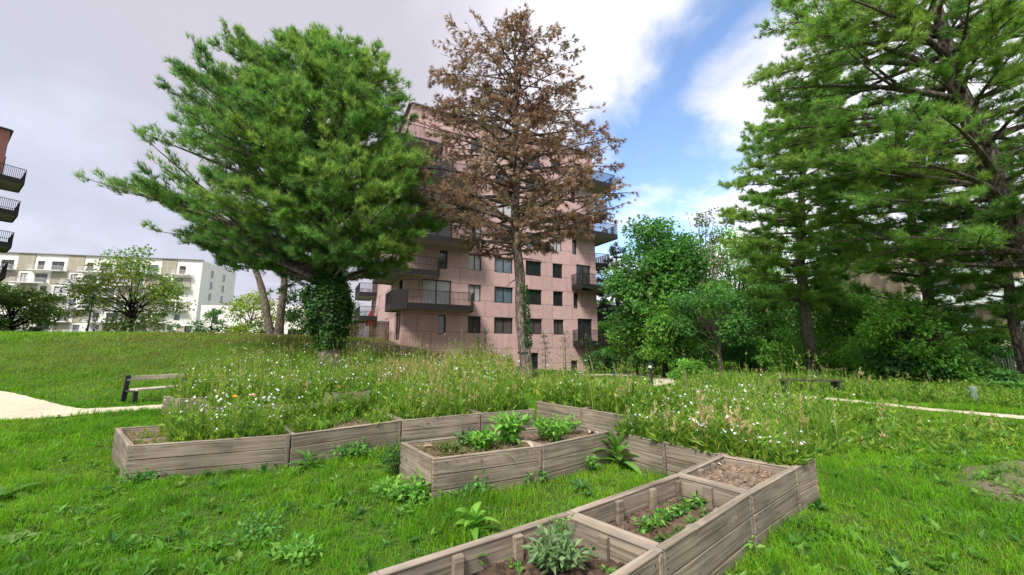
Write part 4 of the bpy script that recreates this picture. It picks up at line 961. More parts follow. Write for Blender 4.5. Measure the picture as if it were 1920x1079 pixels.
# ------------------------------------------------------------------ broadleaf trees and shrubs
def broadleaf(name, label, base, center, radii, nc, lp, ls, cols, cr=.28, tr=.15, cat='tree', group=None, barkm='bark_dark', lean=None, hollow=.55, gap=0., limbs=True, stems=1, flat=.75):
    base = np.array(base, float); center = np.array(center, float); radii = np.array(radii, float)
    root = tag(empty(name, base), label, cat, group)
    # uneven crown: clump centres in a lumpy ellipsoid
    d = rdir(nc); lump = .72+.5*np.array([fnoise(a*1.7+base[0], b*1.7+c*2+base[1]) for a, b, c in d]).ravel()
    r = (hollow+(1-hollow)*rng.random(nc)**.6)*lump
    Cc = center+d*r[:, None]*radii
    Cc[:, 2] = np.maximum(Cc[:, 2], base[2]+.12*radii[2])
    fol = Acc(); limb = Acc(); tk = Acc()
    top = center+np.array((0, 0, -.1*radii[2])) if lean is None else center+np.array(lean)
    for s_ in range(stems):
        o_ = (rng.random(3)-.5)*np.array((1, 1, 0))*tr*6*(stems > 1)
        B = bezier(base+o_+np.array((0, 0, -.2)), (base+top)/2+o_*1.5+rng.normal(size=3)*.12*tr*5, top+o_*2, 9); tube(tk, B, tr/math.sqrt(stems)*np.linspace(1.15, .45, 9), 8)
    tk.build('trunk', M[barkm], root, smooth=True, origin=base).location = (0, 0, 0)
    for i in range(nc):
        c = Cc[i]; R_ = cr*min(radii[0], radii[2])*random.uniform(.6, 1.3)
        if limbs:
            t = random.uniform(.4, 1.); p = base+(top-base)*t; p = B[min(8, int(t*8))]
            tube(limb, bezier(p, (p+c)/2+np.array((0, 0, .12*np.linalg.norm(c-p))), c, 6), np.linspace(tr*.35, tr*.06+.008, 6), 4, cap=False)
            for _ in range(3): tube(limb, bezier(c, c+rng.normal(size=3)*R_*.4, c+rng.normal(size=3)*R_*.8, 3), [tr*.07+.008, .01, .006], 3, cap=False)
        if random.random() < gap: continue
        m_ = max(6, int(lp*random.uniform(.6, 1.4)*(R_/(cr*min(radii[0], radii[2])))**1.5))
        q = rng.normal(size=(m_, 3)); q = q/np.linalg.norm(q, axis=1)[:, None]*(rng.random((m_, 1))**.45)*R_*np.array((1.15, 1.15, flat))
        A = norm(q/R_*.7+rng.normal(size=(m_, 3))*.6+np.array((0, 0, -.25))); Nn = norm(np.array((0, -.1, 1))+rng.normal(size=(m_, 3))*.55)
        hue = pick(cols, 1)[0]; col = jit(hue*.65+pick(cols, m_)*.35, m_, .25)
        leaves(fol, c+q, A, Nn, ls*(.6+.7*rng.random(m_)), ls*.62, col)
    if limbs: limb.build('branches', M[barkm], root, smooth=True, origin=base).location = (0, 0, 0)
    fol.build('crown', M['leaf'], root, origin=base).location = (0, 0, 0)
    return root
def tree_px(name, label, Y, ub, u0, u1, v0, v1, nc, lp, ls, cols, depth=.8, **k):
    """crown box in pixels at distance Y, foot at column ub"""
    x0, _, zt = at_y(u0, v0, Y); x1, _, zb = at_y(u1, v1, Y); x0 = at_y(u0, (v0+v1)/2, Y)[0]; x1 = at_y(u1, (v0+v1)/2, Y)[0]
    xb_ = at_y(ub, 640, Y)[0]; zg = float(terrain(xb_, Y))
    return broadleaf(name, label, (xb_, Y, zg), ((x0+x1)/2, Y, (zt+zb)/2), ((x1-x0)/2, (x1-x0)/2*depth, (zt-zb)/2), nc, lp, ls, cols, **k)
GA = [(0.068, 0.191, 0.045), (0.112, 0.281, 0.062), (0.169, 0.371, 0.079)]
GY_ = [(0.162, 0.288, 0.046), (0.252, 0.36, 0.054), (0.342, 0.396, 0.072), (0.108, 0.216, 0.036)]
GD_ = [(0.043, 0.134, 0.043), (0.073, 0.207, 0.058), (0.116, 0.279, 0.073)]
GB = [(0.103, 0.269, 0.041), (0.176, 0.393, 0.062), (0.248, 0.476, 0.083)]
tree_px('leafy_tree', 'tall glossy green broadleaf tree right of the pink block', 33, 1245, 1145, 1330, 395, 665, 110, 160, .34, GA, cr=.26, tr=.22, hollow=.25)
tree_px('sparse_tree', 'thin yellowing tree with pale trunk and bare twigs behind the leafy tree', 37, 1322, 1268, 1375, 382, 560, 44, 34, .28, [(.13, .15, .05), (.18, .19, .06), (.08, .12, .03)], cr=.22, tr=.16, barkm='bark_light', hollow=.35, gap=.35)
tree_px('bending_tree', 'green tree with a leaning pale trunk in the thicket edge', 27, 1349, 1262, 1418, 535, 665, 44, 130, .24, GA, cr=.3, tr=.15, barkm='bark_light')
tree_px('light_shrub_tree', 'bushy yellow-green small tree behind the right hand corner balconies', 36, 1190, 1140, 1268, 575, 690, 40, 120, .28, GB, cr=.32, tr=.12)
tree_px('thicket_tree', 'dense mid green tree filling the thicket left of the slender pine', 38, 1410, 1330, 1480, 470, 680, 50, 120, .34, GA, cr=.3, tr=.2)
tree_px('thicket_tree', 'dark tree deep in the thicket between slender pine and stone building', 33, 1590, 1490, 1660, 520, 690, 46, 120, .30, GA, cr=.3, tr=.2)
tree_px('thicket_tree', 'shadowed tree behind the black post and curved footpath', 44, 1290, 1215, 1385, 560, 695, 44, 110, .34, GA, cr=.3, tr=.2)
tree_px('thicket_tree', 'tall background tree closing the thicket behind the slender pine', 50, 1500, 1390, 1610, 420, 690, 60, 110, .45, GA, cr=.27, tr=.25)
tree_px('thicket_tree', 'far green tree between leafy tree and the pink block corner', 52, 1175, 1120, 1235, 590, 690, 30, 90, .42, GB, cr=.3, tr=.2)
tree_px('thicket_tree', 'bright leafy tree low behind the curved footpath', 30, 1265, 1195, 1330, 560, 690, 44, 130, .26, GB, cr=.32, tr=.1)
tree_px('thicket_tree', 'tall pale green tree at the back between leafy tree and slender pine', 42, 1385, 1310, 1450, 430, 640, 50, 120, .36, GB, cr=.3, tr=.2)
tree_px('thicket_tree', 'bright green tree before the stone building, right of the slender pine', 26, 1620, 1545, 1700, 540, 690, 50, 130, .24, GB, cr=.3, tr=.14)
tree_px('thicket_tree', 'bright leafy young tree at the right, before the trunk of the bushy pine', 18, 1715, 1635, 1800, 560, 690, 40, 130, .19, GB, cr=.32, tr=.08)
# far left group
tree_px('yellowing_tree', 'yellow-green open tree in front of the white apartment building', 46, 247, 162, 330, 476, 632, 80, 80, .36, GY_, cr=.25, tr=.16, barkm='bark_dark', gap=.04)
tree_px('round_tree', 'rounded dark green tree below the left edge balconies', 42, 28, -60, 98, 530, 632, 48, 120, .32, [(.08, .17, .035), (.13, .23, .05), (.19, .28, .06)], cr=.3, tr=.16)
tree_px('small_tree', 'small slim dark tree before the low white building', 40, 396, 371, 418, 578, 640, 26, 60, .24, GD_, cr=.36, tr=.08)
tree_px('yellow_tree', 'yellow-leaved tree behind the two pale trunks', 40, 455, 425, 520, 545, 640, 36, 70, .30, GY_, cr=.3, tr=.1)
tree_px('screen_tree', 'bluish green tree behind the ivy of the big pine', 34, 590, 525, 668, 530, 640, 46, 110, .28, [(.03, .085, .03), (.05, .12, .035), (.08, .15, .03)], cr=.3, tr=.12)
tree_px('creeper_shrub', 'little shrub at the foot of the white gable wall', 60, 325, 316, 336, 605, 630, 8, 50, .3, GD_, cr=.45, tr=.05, cat='shrub')
tree_px('dark_shrub', 'tiny dark rounded shrub on the crest of the mound', 30, 66, 56, 77, 613, 629, 7, 70, .14, [(.012, .02, .014), (.02, .03, .018)], cr=.5, tr=.03, cat='shrub')
# shrubs along the right border
GM_ = [tuple(x*.6+y*.4 for x, y in zip(p, q)) for p, q in zip(GD_, GB)]
SHR = [('large dark shrub at the centre of the right border', 19, 1690, 1640, 1760, 620, 745, GD_), ('mid green shrub left of the large dark one', 20, 1640, 1590, 1690, 640, 720, GB),
 ('light green leafy shrub at the foot of the slender pine', 23, 1580, 1535, 1640, 625, 705, GB), ('dark shrub running along under the stone building wall', 18, 1770, 1715, 1835, 650, 750, GM_),
 ('green shrub near the right edge below the frosted balcony', 17, 1840, 1790, 1905, 690, 760, GB), ('shrub at the right edge by the pale fence panel', 15, 1925, 1870, 1990, 700, 775, GM_),
 ('lush shrub left of the slender pine trunk', 25, 1460, 1415, 1510, 620, 705, GB), ('dark shrub behind the black bench', 27, 1400, 1360, 1445, 640, 705, GD_),
 ('grey-green shrub beside the curved footpath', 29, 1300, 1270, 1345, 655, 705, GA), ('feathery bright shrub right of the footpath bend', 22, 1290, 1262, 1330, 678, 722, GB),
 ('dark shrub under the ground floor corner balcony', 37, 1130, 1095, 1175, 650, 695, GD_), ('shrub behind the curved footpath near the black post', 34, 1210, 1175, 1255, 655, 697, GA), ('tall shrub before the stone building', 24, 1650, 1600, 1715, 560, 680, GA), ('bright shrub high under the frosted balconies', 23, 1740, 1690, 1800, 570, 660, GB), ('bright bush under the lower frosted balcony', 22, 1840, 1790, 1900, 610, 690, GA)]
for lab, Y, ub, u0, u1, v0, v1, cc in SHR:
    tree_px('shrub', lab, Y, ub, u0, u1, v0, v1, 30, 120, .17 if Y < 21 else .2, cc, cr=.36, tr=.05, cat='shrub', stems=3, hollow=.4)
# thin staked saplings
SAP = [('sapling with few leaves right of the dying pine trunk', 25, 1022, 618, 692), ('bare young sapling before the pink block basement', 28, 1060, 610, 690), ('leafy sapling near the right basement opening', 24, 1105, 625, 705), ('slim sapling left of the pale stake', 26, 1150, 645, 715), ('thin sapling among the weeds left of the dying pine', 22, 910, 610, 690), ('tiny twig sapling at the facade foot, left of the trunk', 29, 895, 625, 668), ('pale sapling by the curved path', 30, 1178, 615, 700), ('slim sapling in front of the dark thicket', 27, 1335, 610, 712), ('slender sapling near the black bench', 24, 1470, 640, 720)]
for lab, Y, u, v0, v1 in SAP:
    x, _, zt_ = at_y(u, v0, Y); xg = at_y(u, v1, Y)[0]; zg = float(terrain(xg, Y)); h = max(1.6, zt_-zg); root = tag(empty('sapling', (xg, Y, zg)), lab, 'sapling')
    st = Acc(); lf = Acc(); B = bezier(np.array((0, 0, -.1)), np.array((.1, 0, h*.5)), np.array((random.uniform(-.15, .15), .1, h)), 8); tube(st, B, np.linspace(.03, .008, 8), 5)
    n = 170; t = .25+.75*rng.random(n); p = B[np.minimum((t*7).astype(int), 7)]
    q = rng.normal(size=(n, 3))*np.array((.24, .24, .16))*(1.2-t)[:, None]*h*.5
    for j in range(14): tube(st, [p[j], p[j]+q[j]], .007, 3, cap=False)
    leaves(lf, p+q, norm(q+rng.normal(size=(n, 3))*.3), np.tile((0, 0, 1.), (n, 1))+rng.normal(size=(n, 3))*.4, .13, .07, jit(pick(GA+[(.10, .14, .05)], n), n))
    st.build('stem', M['bark_dark'], root); lf.build('foliage', M['leaf'], root)
# closed woodland far behind the right border
acc = Acc(); n = 26000; xx = rng.uniform(6, 120, n); yy = rng.uniform(62, 80, n); hh = 4+9*fnoise(xx*.12, xx*0+2)+1.5*vnoise(xx*.5, yy*.5)
zz_ = -.7+hh*rng.random(n)**.7
leaves(acc, np.stack([xx, yy, zz_], 1), norm(rdir(n)+np.array((0, 0, -.2))), norm(rdir(n)*.7+np.array((0, 0, 1))), 1.0, .8, jit(pick(GD_+GA, n), n, .3)); tag(acc.build('woodland', M['leaf']), kind='stuff')
# ------------------------------------------------------------------ wild flowers in and behind the beds
def meadow(name, poly, z0, n, h0, h1, flow, straw=.03, leafs=10, cols=None, ls=.055, fsize=.034, orange=0, stemw=.007, bare=0., ff=1., wisp=.4):
    poly = [tuple(p)[:2] for p in poly]; px_ = np.array(poly); lo, hi = px_.min(0), px_.max(0)
    x = rng.uniform(lo[0], hi[0], n*3); y = rng.uniform(lo[1], hi[1], n*3); k = inpoly(x, y, poly)
    if bare: k &= rng.random(len(x)) < np.clip((fnoise(x*1.6, y*1.6)-bare)*5, 0, 1)
    x, y = x[k][:n], y[k][:n]; n = len(x)
    if not isinstance(z0, str): z = np.full(n, z0)
    else: z = terrain(x, y)
    acc = Acc(); cols = cols if cols is not None else [(.13, .26, .03), (.20, .35, .045), (.28, .40, .06), (.09, .20, .03)]
    H = (h0+(h1-h0)*rng.random(n)**1.6)*(.5+.9*fnoise(x*1.3, y*1.3+4))*np.where(rng.random(n) < .07, 1.45, 1.)
    st = rng.random(n) < straw*(1+2*(fnoise(x*.9+8, y*.9) > .58)); hue = np.where(st[:, None], np.array((.36, .29, .14)), pick(cols, n))
    P = np.stack([x, y, z], 1); a = rng.random(n)*2*PI; Dv = np.stack([np.cos(a), np.sin(a), 0*a], 1); ln = .05+.28*rng.random(n)
    # stems as bent ribbons: reuse blades with sharp tip
    b0 = len(acc.V); S = np.stack([-np.sin(a), np.cos(a), 0*a], 1)
    def at(t): return P+np.array((0, 0, 1.))*(H*t)[:, None]+Dv*(H*ln*t*t)[:, None]
    c = jit(hue*.9, n, .2); w_ = stemw*(.7+.6*rng.random((n, 1)))
    V = np.stack([P-S*w_/2, P+S*w_/2, at(.5)-S*w_*.4, at(.5)+S*w_*.4, at(1.)], 1).reshape(-1, 3)
    acc.add(V, (np.arange(n)[:, None, None]*5+np.array([[0,1,3],[0,3,2],[2,3,4]])[None]).reshape(-1, 3), np.repeat(c, 5, 0))
    # leaves up the stem
    m_ = max(4, int(leafs*.62)); t = np.repeat(.08+.0*H, m_)+.85*rng.random(n*m_)**1.25; Pi = np.repeat(P, m_, 0); Hi = np.repeat(H, m_); Di = np.repeat(Dv, m_, 0); li = np.repeat(ln, m_)
    Pl = Pi+np.array((0, 0, 1.))*(Hi*t)[:, None]+Di*(Hi*li*t*t)[:, None]
    A = rdir(n*m_); A[:, 2] = .35+.9*rng.random(n*m_); A = norm(A)
    lsz = np.repeat(np.where(st, .35, 1), m_)*ls*1.2*(1.5-t)*(.4+1.1*rng.random(n*m_)); leaves(acc, Pl, A, np.tile((0, 0, 1.), (n*m_, 1))+rng.normal(size=(n*m_, 3))*.5, lsz*1.5, lsz*.5, jit(np.repeat(hue, m_, 0), n*m_, .25))
    # seed heads on straw
    s_ = np.where(st)[0]
    if len(s_):
        q = np.repeat(at(1.)[s_], 9, 0)+rng.normal(size=(len(s_)*9, 3))*np.array((.012, .012, .045)); leaves(acc, q, norm(np.repeat(Dv[s_], 9, 0)*.5+np.array((0, 0, .8))+rng.normal(size=q.shape)*.25), rdir(len(q)), .075, .02, jit((.52, .42, .24), len(q), .2))
    # grass between
    g = int(n*4.5); kx = rng.integers(0, n, g); Pg = P[kx]+rng.normal(size=(g, 3))*np.array((.10, .10, 0)); ing = inpoly(Pg[:, 0], Pg[:, 1], poly); Pg = Pg[ing]; kx = kx[ing]; g = len(Pg)
    blades(acc, Pg, (H[kx]*.62+.08)*(.4+.8*rng.random(g)), stemw*1.25, .1+.5*rng.random(g), jit(pick(cols, g), g, .3))
    # tall wispy grasses standing over the rest
    g = int(n*wisp); kx = rng.integers(0, n, g); Pg = P[kx]+rng.normal(size=(g, 3))*np.array((.06, .06, 0)); ok = inpoly(Pg[:, 0], Pg[:, 1], poly) & (fnoise(Pg[:, 0]*1.2+15, Pg[:, 1]*1.2) > .45); Pg = Pg[ok]; kx = kx[ok]; g = len(Pg)
    gc = jit(pick([(.30, .42, .09), (.20, .36, .05), (.24, .40, .06), (.46, .40, .20)], g), g, .2); gh = H[kx]*(1.1+.55*rng.random(g)); b = rng.random(g)*2*PI; Dg = np.stack([np.cos(b), np.sin(b), 0*b], 1)*(.04+.16*rng.random(g))[:, None]
    tipg = Pg+Dg*gh[:, None]+np.array((0, 0, 1.))*gh[:, None]; Sg = np.stack([-np.sin(b), np.cos(b), 0*b], 1)*stemw*.42
    mid_ = Pg+Dg*gh[:, None]*.35+np.array((0, 0, .58))*gh[:, None]
    acc.add(np.stack([Pg-Sg, Pg+Sg, mid_-Sg*.8, mid_+Sg*.8, tipg], 1).reshape(-1, 3), (np.arange(g)[:, None, None]*5+np.array([[0,1,3],[0,3,2],[2,3,4]])[None]).reshape(-1, 3), np.repeat(gc, 5, 0))
    hd = np.repeat(tipg, 7, 0)-np.repeat(Dg, 7, 0)*.1+rng.normal(size=(g*7, 3))*np.array((.010, .010, .04)); leaves(acc, hd, norm(np.repeat(Dg, 7, 0)+np.array((0, 0, .8))+rng.normal(size=hd.shape)*.3), rdir(len(hd)), stemw*4.5, stemw*1.1, np.repeat(gc*1.1, 7, 0))
    o = tag(acc.build(name, M['grass']), kind='stuff')
    fl_ = np.where((rng.random(n) < flow) & ~st)[0]
    if len(fl_):
        fa = Acc(); r_ = 3; q = np.repeat(at(1.)[fl_], r_, 0)+rng.normal(size=(len(fl_)*r_, 3))*np.array((.05, .05, .045)); q = q[rng.random(len(q)) < .75]
        q = q[rng.random(len(q)) < ff*(.05+.17*(fnoise(q[:, 0]*.8+50, q[:, 1]*.8) > .5))]; flowers(fa, q, fsize*1.05*(.6+.6*rng.random(len(q))), jit(pick([(.80, .82, .90), (.72, .74, .90), (.85, .85, .85)], len(q)), len(q), .1)); tag(fa.build('wildflowers', M['flower']), kind='stuff')
bd = lambda i: [tuple(p) for p in BEDS[i]['inn']]
def cut(i, f0, f1):
    q = [np.array(p) for p in BEDS[i]['inn']]; return [q[0]+(q[1]-q[0])*f0, q[0]+(q[1]-q[0])*f1, q[3]+(q[2]-q[3])*f1, q[3]+(q[2]-q[3])*f0]
meadow('wild_meadow', cut(0, .24, 1), T-.08, 760, .14, .72, .16, .0, 9, ls=.05, fsize=.042, ff=3)
meadow('wild_meadow', cut(0, .02, .26), T-.09, 14, .04, .14, .05, .0, 5, ls=.03)
q1_ = BEDS[1]['inn']; meadow('wild_meadow', bd(1), T-.08, 330, .05, .26, .03, .0, 9, ls=.05, bare=.40)
meadow('wild_meadow', [*[np.array(p) for p in (BEDS[1]['inn'][3], BEDS[1]['inn'][2])], BEDS[1]['inn'][2]*.75+BEDS[1]['inn'][1]*.25, BEDS[1]['inn'][3]*.75+BEDS[1]['inn'][0]*.25], T-.08, 200, .3, .75, .15, .02)
meadow('wild_meadow', bd(2), T-.08, 430, .2, .8, .12, .04); meadow('wild_meadow', bd(3), T-.08, 430, .25, .8, .12, .04)
PB = [tp(330, 752, .0), tp(440, 790, .0), tp(760, 760, 0.), tp(1000, 742, 0.), tp(990, 712, 0), tp(700, 708, 0), tp(420, 722, 0)]
meadow('tall_meadow', PB, 'g', 2600, .45, 1.15, .30, .04, 11, ls=.075, fsize=.055, stemw=.011, ff=2.6)
PC = [gp(640, 716)[:2], gp(700, 726)[:2], gp(840, 732)[:2], gp(840, 706)[:2], gp(700, 706)[:2]]
YC = [(.18, .32, .04), (.28, .41, .055), (.36, .44, .08), (.12, .25, .035)]
meadow('tall_meadow', PC, 'g', 900, .25, .75, .12, .34, 11, ls=.10, fsize=.06, stemw=.015, cols=YC)
PC = [gp(835, 732)[:2], gp(955, 738)[:2], gp(955, 722)[:2], gp(930, 712)[:2], gp(835, 706)[:2]]
meadow('tall_meadow', PC, 'g', 1300, .5, 1.2, .14, .10, 12, ls=.11, fsize=.06, stemw=.016, cols=YC)
PC = [gp(1000, 745)[:2], gp(1180, 752)[:2], gp(1230, 742)[:2], gp(1130, 728)[:2], gp(1010, 718)[:2]]
meadow('tall_meadow', PC, 'g', 1000, .15, .6, .2, .05, 9, ls=.09, fsize=.055, stemw=.013, cols=YC)
for i in (9, 10, 11, 12, 13, 14, 15, 16): meadow('wild_meadow', bd(i), T-.07, {9: 260, 10: 340, 11: 340}.get(i, 340), *((.15, .55) if i < 12 else (.3, .8)), .35, .03, 10, ls=.055 if i < 12 else .07, fsize=.036 if i < 12 else .045)
PD = [tp(1536, 868, 0), N3a+WX, X2+WX*1.1, (Y2+Y3)/2, gp(1240, 790)[:2], gp(1400, 790)[:2], gp(1530, 800)[:2], gp(1590, 815)[:2], gp(1580, 850)[:2]]
meadow('tall_meadow', PD, 'g', 1250, .22, .95, .42, .03, 11, ls=.07, fsize=.036, stemw=.010)
PD2 = [gp(1240, 792)[:2], gp(1400, 792)[:2], gp(1530, 802)[:2], gp(1640, 800)[:2], gp(1530, 768)[:2], gp(1400, 752)[:2], gp(1250, 746)[:2]]
meadow('tall_meadow', PD2, 'g', 1700, .15, .52, .42, .04, 10, ls=.08, fsize=.052, stemw=.012, wisp=.15)
PE = [gp(1580, 850)[:2], gp(1600, 790)[:2], gp(1660, 770)[:2], gp(1800, 790)[:2], gp(1930, 800)[:2], gp(1930, 840)[:2], gp(1750, 860)[:2]]
meadow('tall_meadow', PE, 'g', 1000, .06, .30, .03, .02, 8, ls=.06, bare=.42, wisp=.05)
PF = [gp(1270, 728)[:2], gp(1480, 738)[:2], gp(1640, 752)[:2], gp(1920, 770)[:2], gp(1920, 745)[:2], gp(1650, 725)[:2], gp(1450, 712)[:2], gp(1290, 712)[:2]]
meadow('tall_meadow', PF, 'g', 4500, .12, .6, .02, .02, 9, ls=.075, stemw=.016, bare=.28, wisp=.06)
# shrubby weeds on the bank left of the dying pine and under the big pine
PG = [gp(640, 700)[:2], gp(700, 700)[:2], gp(690, 688)[:2], gp(650, 684)[:2]]; meadow('tall_meadow', PG, 'g', 260, .3, .9, .08, .05, 13, ls=.10, stemw=.016)
PH = [gp(830, 706)[:2], gp(960, 712)[:2], gp(960, 690)[:2], gp(890, 684)[:2]]; meadow('tall_meadow', PH, 'g', 700, .5, 1.3, .05, .05, 14, ls=.12, stemw=.018, cols=[(.19, .32, .04), (.30, .42, .055), (.36, .45, .07)])
# ------------------------------------------------------------------ single plants
def bigleaf(acc, p, az, Ln, W_, up, curl, col, seg=7):
    """long arching leaf with a folded midrib"""
    d = np.array((math.cos(az), math.sin(az), 0)); s = np.array((-d[1], d[0], 0)); V = []; t = np.linspace(0, 1, seg); q = np.array(p, float); ang = up
    for i in range(seg):
        w = W_*(math.sin(PI*min(1, t[i]*.92+.06))**.8)*.5*(1-.25*t[i]); nrm = np.array((-d[0]*math.sin(ang), -d[1]*math.sin(ang), math.cos(ang)))
        V += [q-s*w+nrm*w*.35, q, q+s*w+nrm*w*.35]; q = q+(d*math.cos(ang)+np.array((0, 0, math.sin(ang))))*Ln/(seg-1); ang -= curl/(seg-1)
    Tt = []
    for i in range(seg-1):
        a = i*3; Tt += [(a, a+1, a+4), (a, a+4, a+3), (a+1, a+2, a+5), (a+1, a+5, a+4)]
    c = np.tile(col, (len(V), 1)).astype(float); c[1::3] *= 1.25; acc.add(V, Tt, c)
def rosette(name, label, p, n, Ln, W_, col, up=(.5, 1.3), curl=1.1, cat='plant', group=None, stalk=0):
    root = tag(empty(name, p), label, cat, group)
    acc = Acc()
    for i in range(n):
        f = i/n; bigleaf(acc, (0, 0, .01+f*Ln*.35*(stalk > 0)), i*2.4+random.uniform(-.3, .3), Ln*random.uniform(.6, 1.1)*(1-.35*f), W_*random.uniform(.8, 1.15)*(1-.3*f), up[0]+(up[1]-up[0])*f, curl*random.uniform(.7, 1.3), np.array(col)*random.uniform(.75, 1.3))
    acc.build('leaves', M['leaf'], root, smooth=True)
    s = Acc(); tube(s, [(0, 0, -.03), (0, 0, .06+stalk)], [.016, .010], 6, np.array(col)*.9); s.build('stem', M['matte'], root)
    return root
def bushy(name, label, p, R_, h, n, ls, cols, cat='plant', group=None, rat=.55, stems=7):
    root = tag(empty(name, p), label, cat, group); lf = Acc(); st = Acc()
    tips = []
    for i in range(stems):
        a = i*2.4+random.random(); r = R_*math.sqrt((i+.5)/stems)*.8; e = np.array((r*math.cos(a), r*math.sin(a), h*random.uniform(.6, 1)*(1-.4*(r/R_)**2))); B = bezier(np.zeros(3)-np.array((0, 0, .03)), np.array((r*.3*math.cos(a), r*.3*math.sin(a), e[2]*.7)), e, 6); tube(st, B, np.linspace(.008, .003, 6), 4, (.10, .17, .05)); tips.append(B)
    tips = np.array(tips); b = rng.integers(0, stems, n); t = rng.integers(2, 6, n); P = tips[b, t]+rng.normal(size=(n, 3))*np.array((.18, .18, .10))*R_
    P[:, 2] = np.maximum(P[:, 2], .01); A = norm(P*np.array((1, 1, .2))+rng.normal(size=(n, 3))*R_*.6+np.array((0, 0, .1*R_)))
    leaves(lf, P, A, norm(np.tile((0, -.2, 1.), (n, 1))+rng.normal(size=(n, 3))*.35), ls*(.6+.7*rng.random(n)), ls*rat, jit(pick(cols, n), n, .25))
    lf.build('leaves', M['leaf'], root); st.build('stem', M['matte'], root); return root
def P3(u, v, z=0.): return (*tp(u, v, z), z)
rosette('mullein', 'large rosette with broad pale green lance leaves against the cross bed', P3(1160, 872), 28, .58, .15, (.17, .33, .075), (.25, 1.45), 1.0, stalk=.22)
rosette('dock_plant', 'dock plant with upright narrow leaves before the left bed joint', P3(577, 880), 15, .34, .065, (.10, .23, .045), (.35, 1.3), 1.2, stalk=.12)
rosette('dock_plant', 'dock plant with arching broad leaves left of the nearest bed', P3(885, 1000), 13, .30, .10, (.17, .36, .05), (.45, 1.3), 1.3, stalk=.15)
rosette('dock_plant', 'single pale leaf sprout standing before the left bed boards', P3(432, 884), 4, .20, .07, (.14, .24, .08), (.9, 1.4), .5)
rosette('thistle', 'dark spiky thistle rosette on the grass before the middle bed', P3(1092, 918), 22, .27, .035, (.08, .19, .06), (.15, 1.1), .9)
rosette('burdock', 'broad leaved weed on the lawn at the left edge', P3(6, 935), 6, .34, .16, (.12, .27, .05), (.3, .9), 1.0)
rosette('plantain_weed', 'pale broad leaved weed on the lawn near the lower left corner', P3(25, 1020), 7, .26, .12, (.17, .32, .08), (.25, .9), 1.1)
for lab, u, v, R_, h, n, ls, cc in (('feathery weed climbing the left end of the middle bed', 742, 893, .26, .42, 420, .05, [(.05, .12, .03), (.08, .16, .04)]), ('bindweed patch at the corner of the middle bed', 790, 935, .30, .18, 330, .075, GB), ('low leafy weeds along the front of the middle bed', 880, 930, .28, .14, 300, .07, GA), ('low leafy weeds before the middle bed joint', 985, 905, .22, .14, 220, .07, GA), ('weed clump on the grass left of the middle bed corner', 735, 935, .24, .16, 240, .06, GB), ('leafy weeds at the foot of the left bed, between dock and middle bed', 660, 862, .30, .20, 320, .07, GA), ('low weeds at the front corner of the left bed', 262, 905, .22, .12, 220, .06, GA), ('pale weed seedling on grass under the mullein', 1110, 885, .13, .2, 120, .05, GB), ('weed tuft before the small cross bed', 1215, 862, .18, .16, 160, .06, GB), ('spreading clover patch at the bottom of the lawn', 480, 1010, .30, .10, 300, .05, GA), ('bright clump of leaves near the lower middle lawn', 560, 1050, .20, .12, 220, .06, GB), ('dandelion-like clump at the right foot of the near bed', 1370, 1035, .2, .12, 240, .06, GB)):
    bushy('weed_clump', lab, P3(u, v), R_, h, n, ls, cc, 'weed')
szM, sz1, sz2 = BEDS[4]['sz'], BEDS[6]['sz'], BEDS[7]['sz']
for lab, u, v, R_, h, n, ls, cc in (('tall leafy vegetable at the centre of the middle bed', 955, 838, .24, .40, 420, .10, GB), ('dense dark vegetable clump right of the tall one', 905, 846, .19, .20, 260, .10, GB), ('bushy bright green vegetable in the right part of the middle bed', 1035, 828, .28, .30, 520, .065, GB), ('upright seedling herb at the far end of the middle bed', 1065, 815, .2, .26, 240, .06, GB), ('pale squash-like leaves among the straw of the middle bed', 880, 838, .17, .17, 90, .12, [(.09, .16, .06), (.13, .20, .08)]), ('yellowish wilted sprouts at the left end of the middle bed', 845, 850, .2, .12, 200, .06, [(.16, .21, .06), (.10, .17, .04)])):
    bushy('vegetable_plant', lab, P3(u, v, szM), R_, h, n, ls, cc, 'vegetable')
bushy('tomato_plant', 'grey-green bushy vegetable in the middle of the nearest bed', P3(1040, 1072, sz1), .17, .20, 460, .062, [(.18, .30, .13), (.24, .36, .17), (.13, .23, .09)], 'vegetable', rat=.4, stems=11)
bushy('seedling', 'tall thin herb behind the bushy vegetable in the nearest bed', P3(1052, 1030, sz1), .08, .24, 70, .045, GB, 'seedling', rat=.25)
bushy('seedling', 'small twin-leaf sprout at the left of the nearest bed', P3(888, 1066, sz1), .05, .09, 12, .065, GB, 'seedling', stems=4)
for u, v in ((1000, 1022), (935, 1045), (970, 1068), (1110, 1030), (1140, 1075), (1080, 1010)): bushy('seedling', 'tiny green weed sprout in the dark soil of the nearest bed', P3(u, v, sz1), .05, .04, 22, .03, GB, 'seedling', 'tiny sprouts in the nearest bed', stems=3)
q2_ = [np.array(p) for p in BEDS[7]['inn']]; q_at = lambda s, t: q2_[0]*(1-s)*(1-t)+q2_[1]*s*(1-t)+q2_[2]*s*t+q2_[3]*(1-s)*t
for i, s in enumerate((.30, .42, .52, .64, .76, .88)): p = q_at(s+.05, .62); bushy('seedling', 'leafy seedling in the far row of the two-row soil bed', (p[0], p[1], sz2),   .07, random.uniform(.06, .09), 50, .05, GB+[(.07, .16, .05)], 'seedling', 'far row of seedlings', stems=6)
for i, s in enumerate((.16, .30, .44, .60, .74)): p = q_at(s, .30+.03*(i % 2)); bushy('seedling', 'pale upright seedling in the near row of the two-row soil bed', (p[0], p[1], sz2),   .055, random.uniform(.05, .08), 26, .055, [(.10, .19, .05), (.14, .23, .06)], 'seedling', 'near row of seedlings', stems=5)
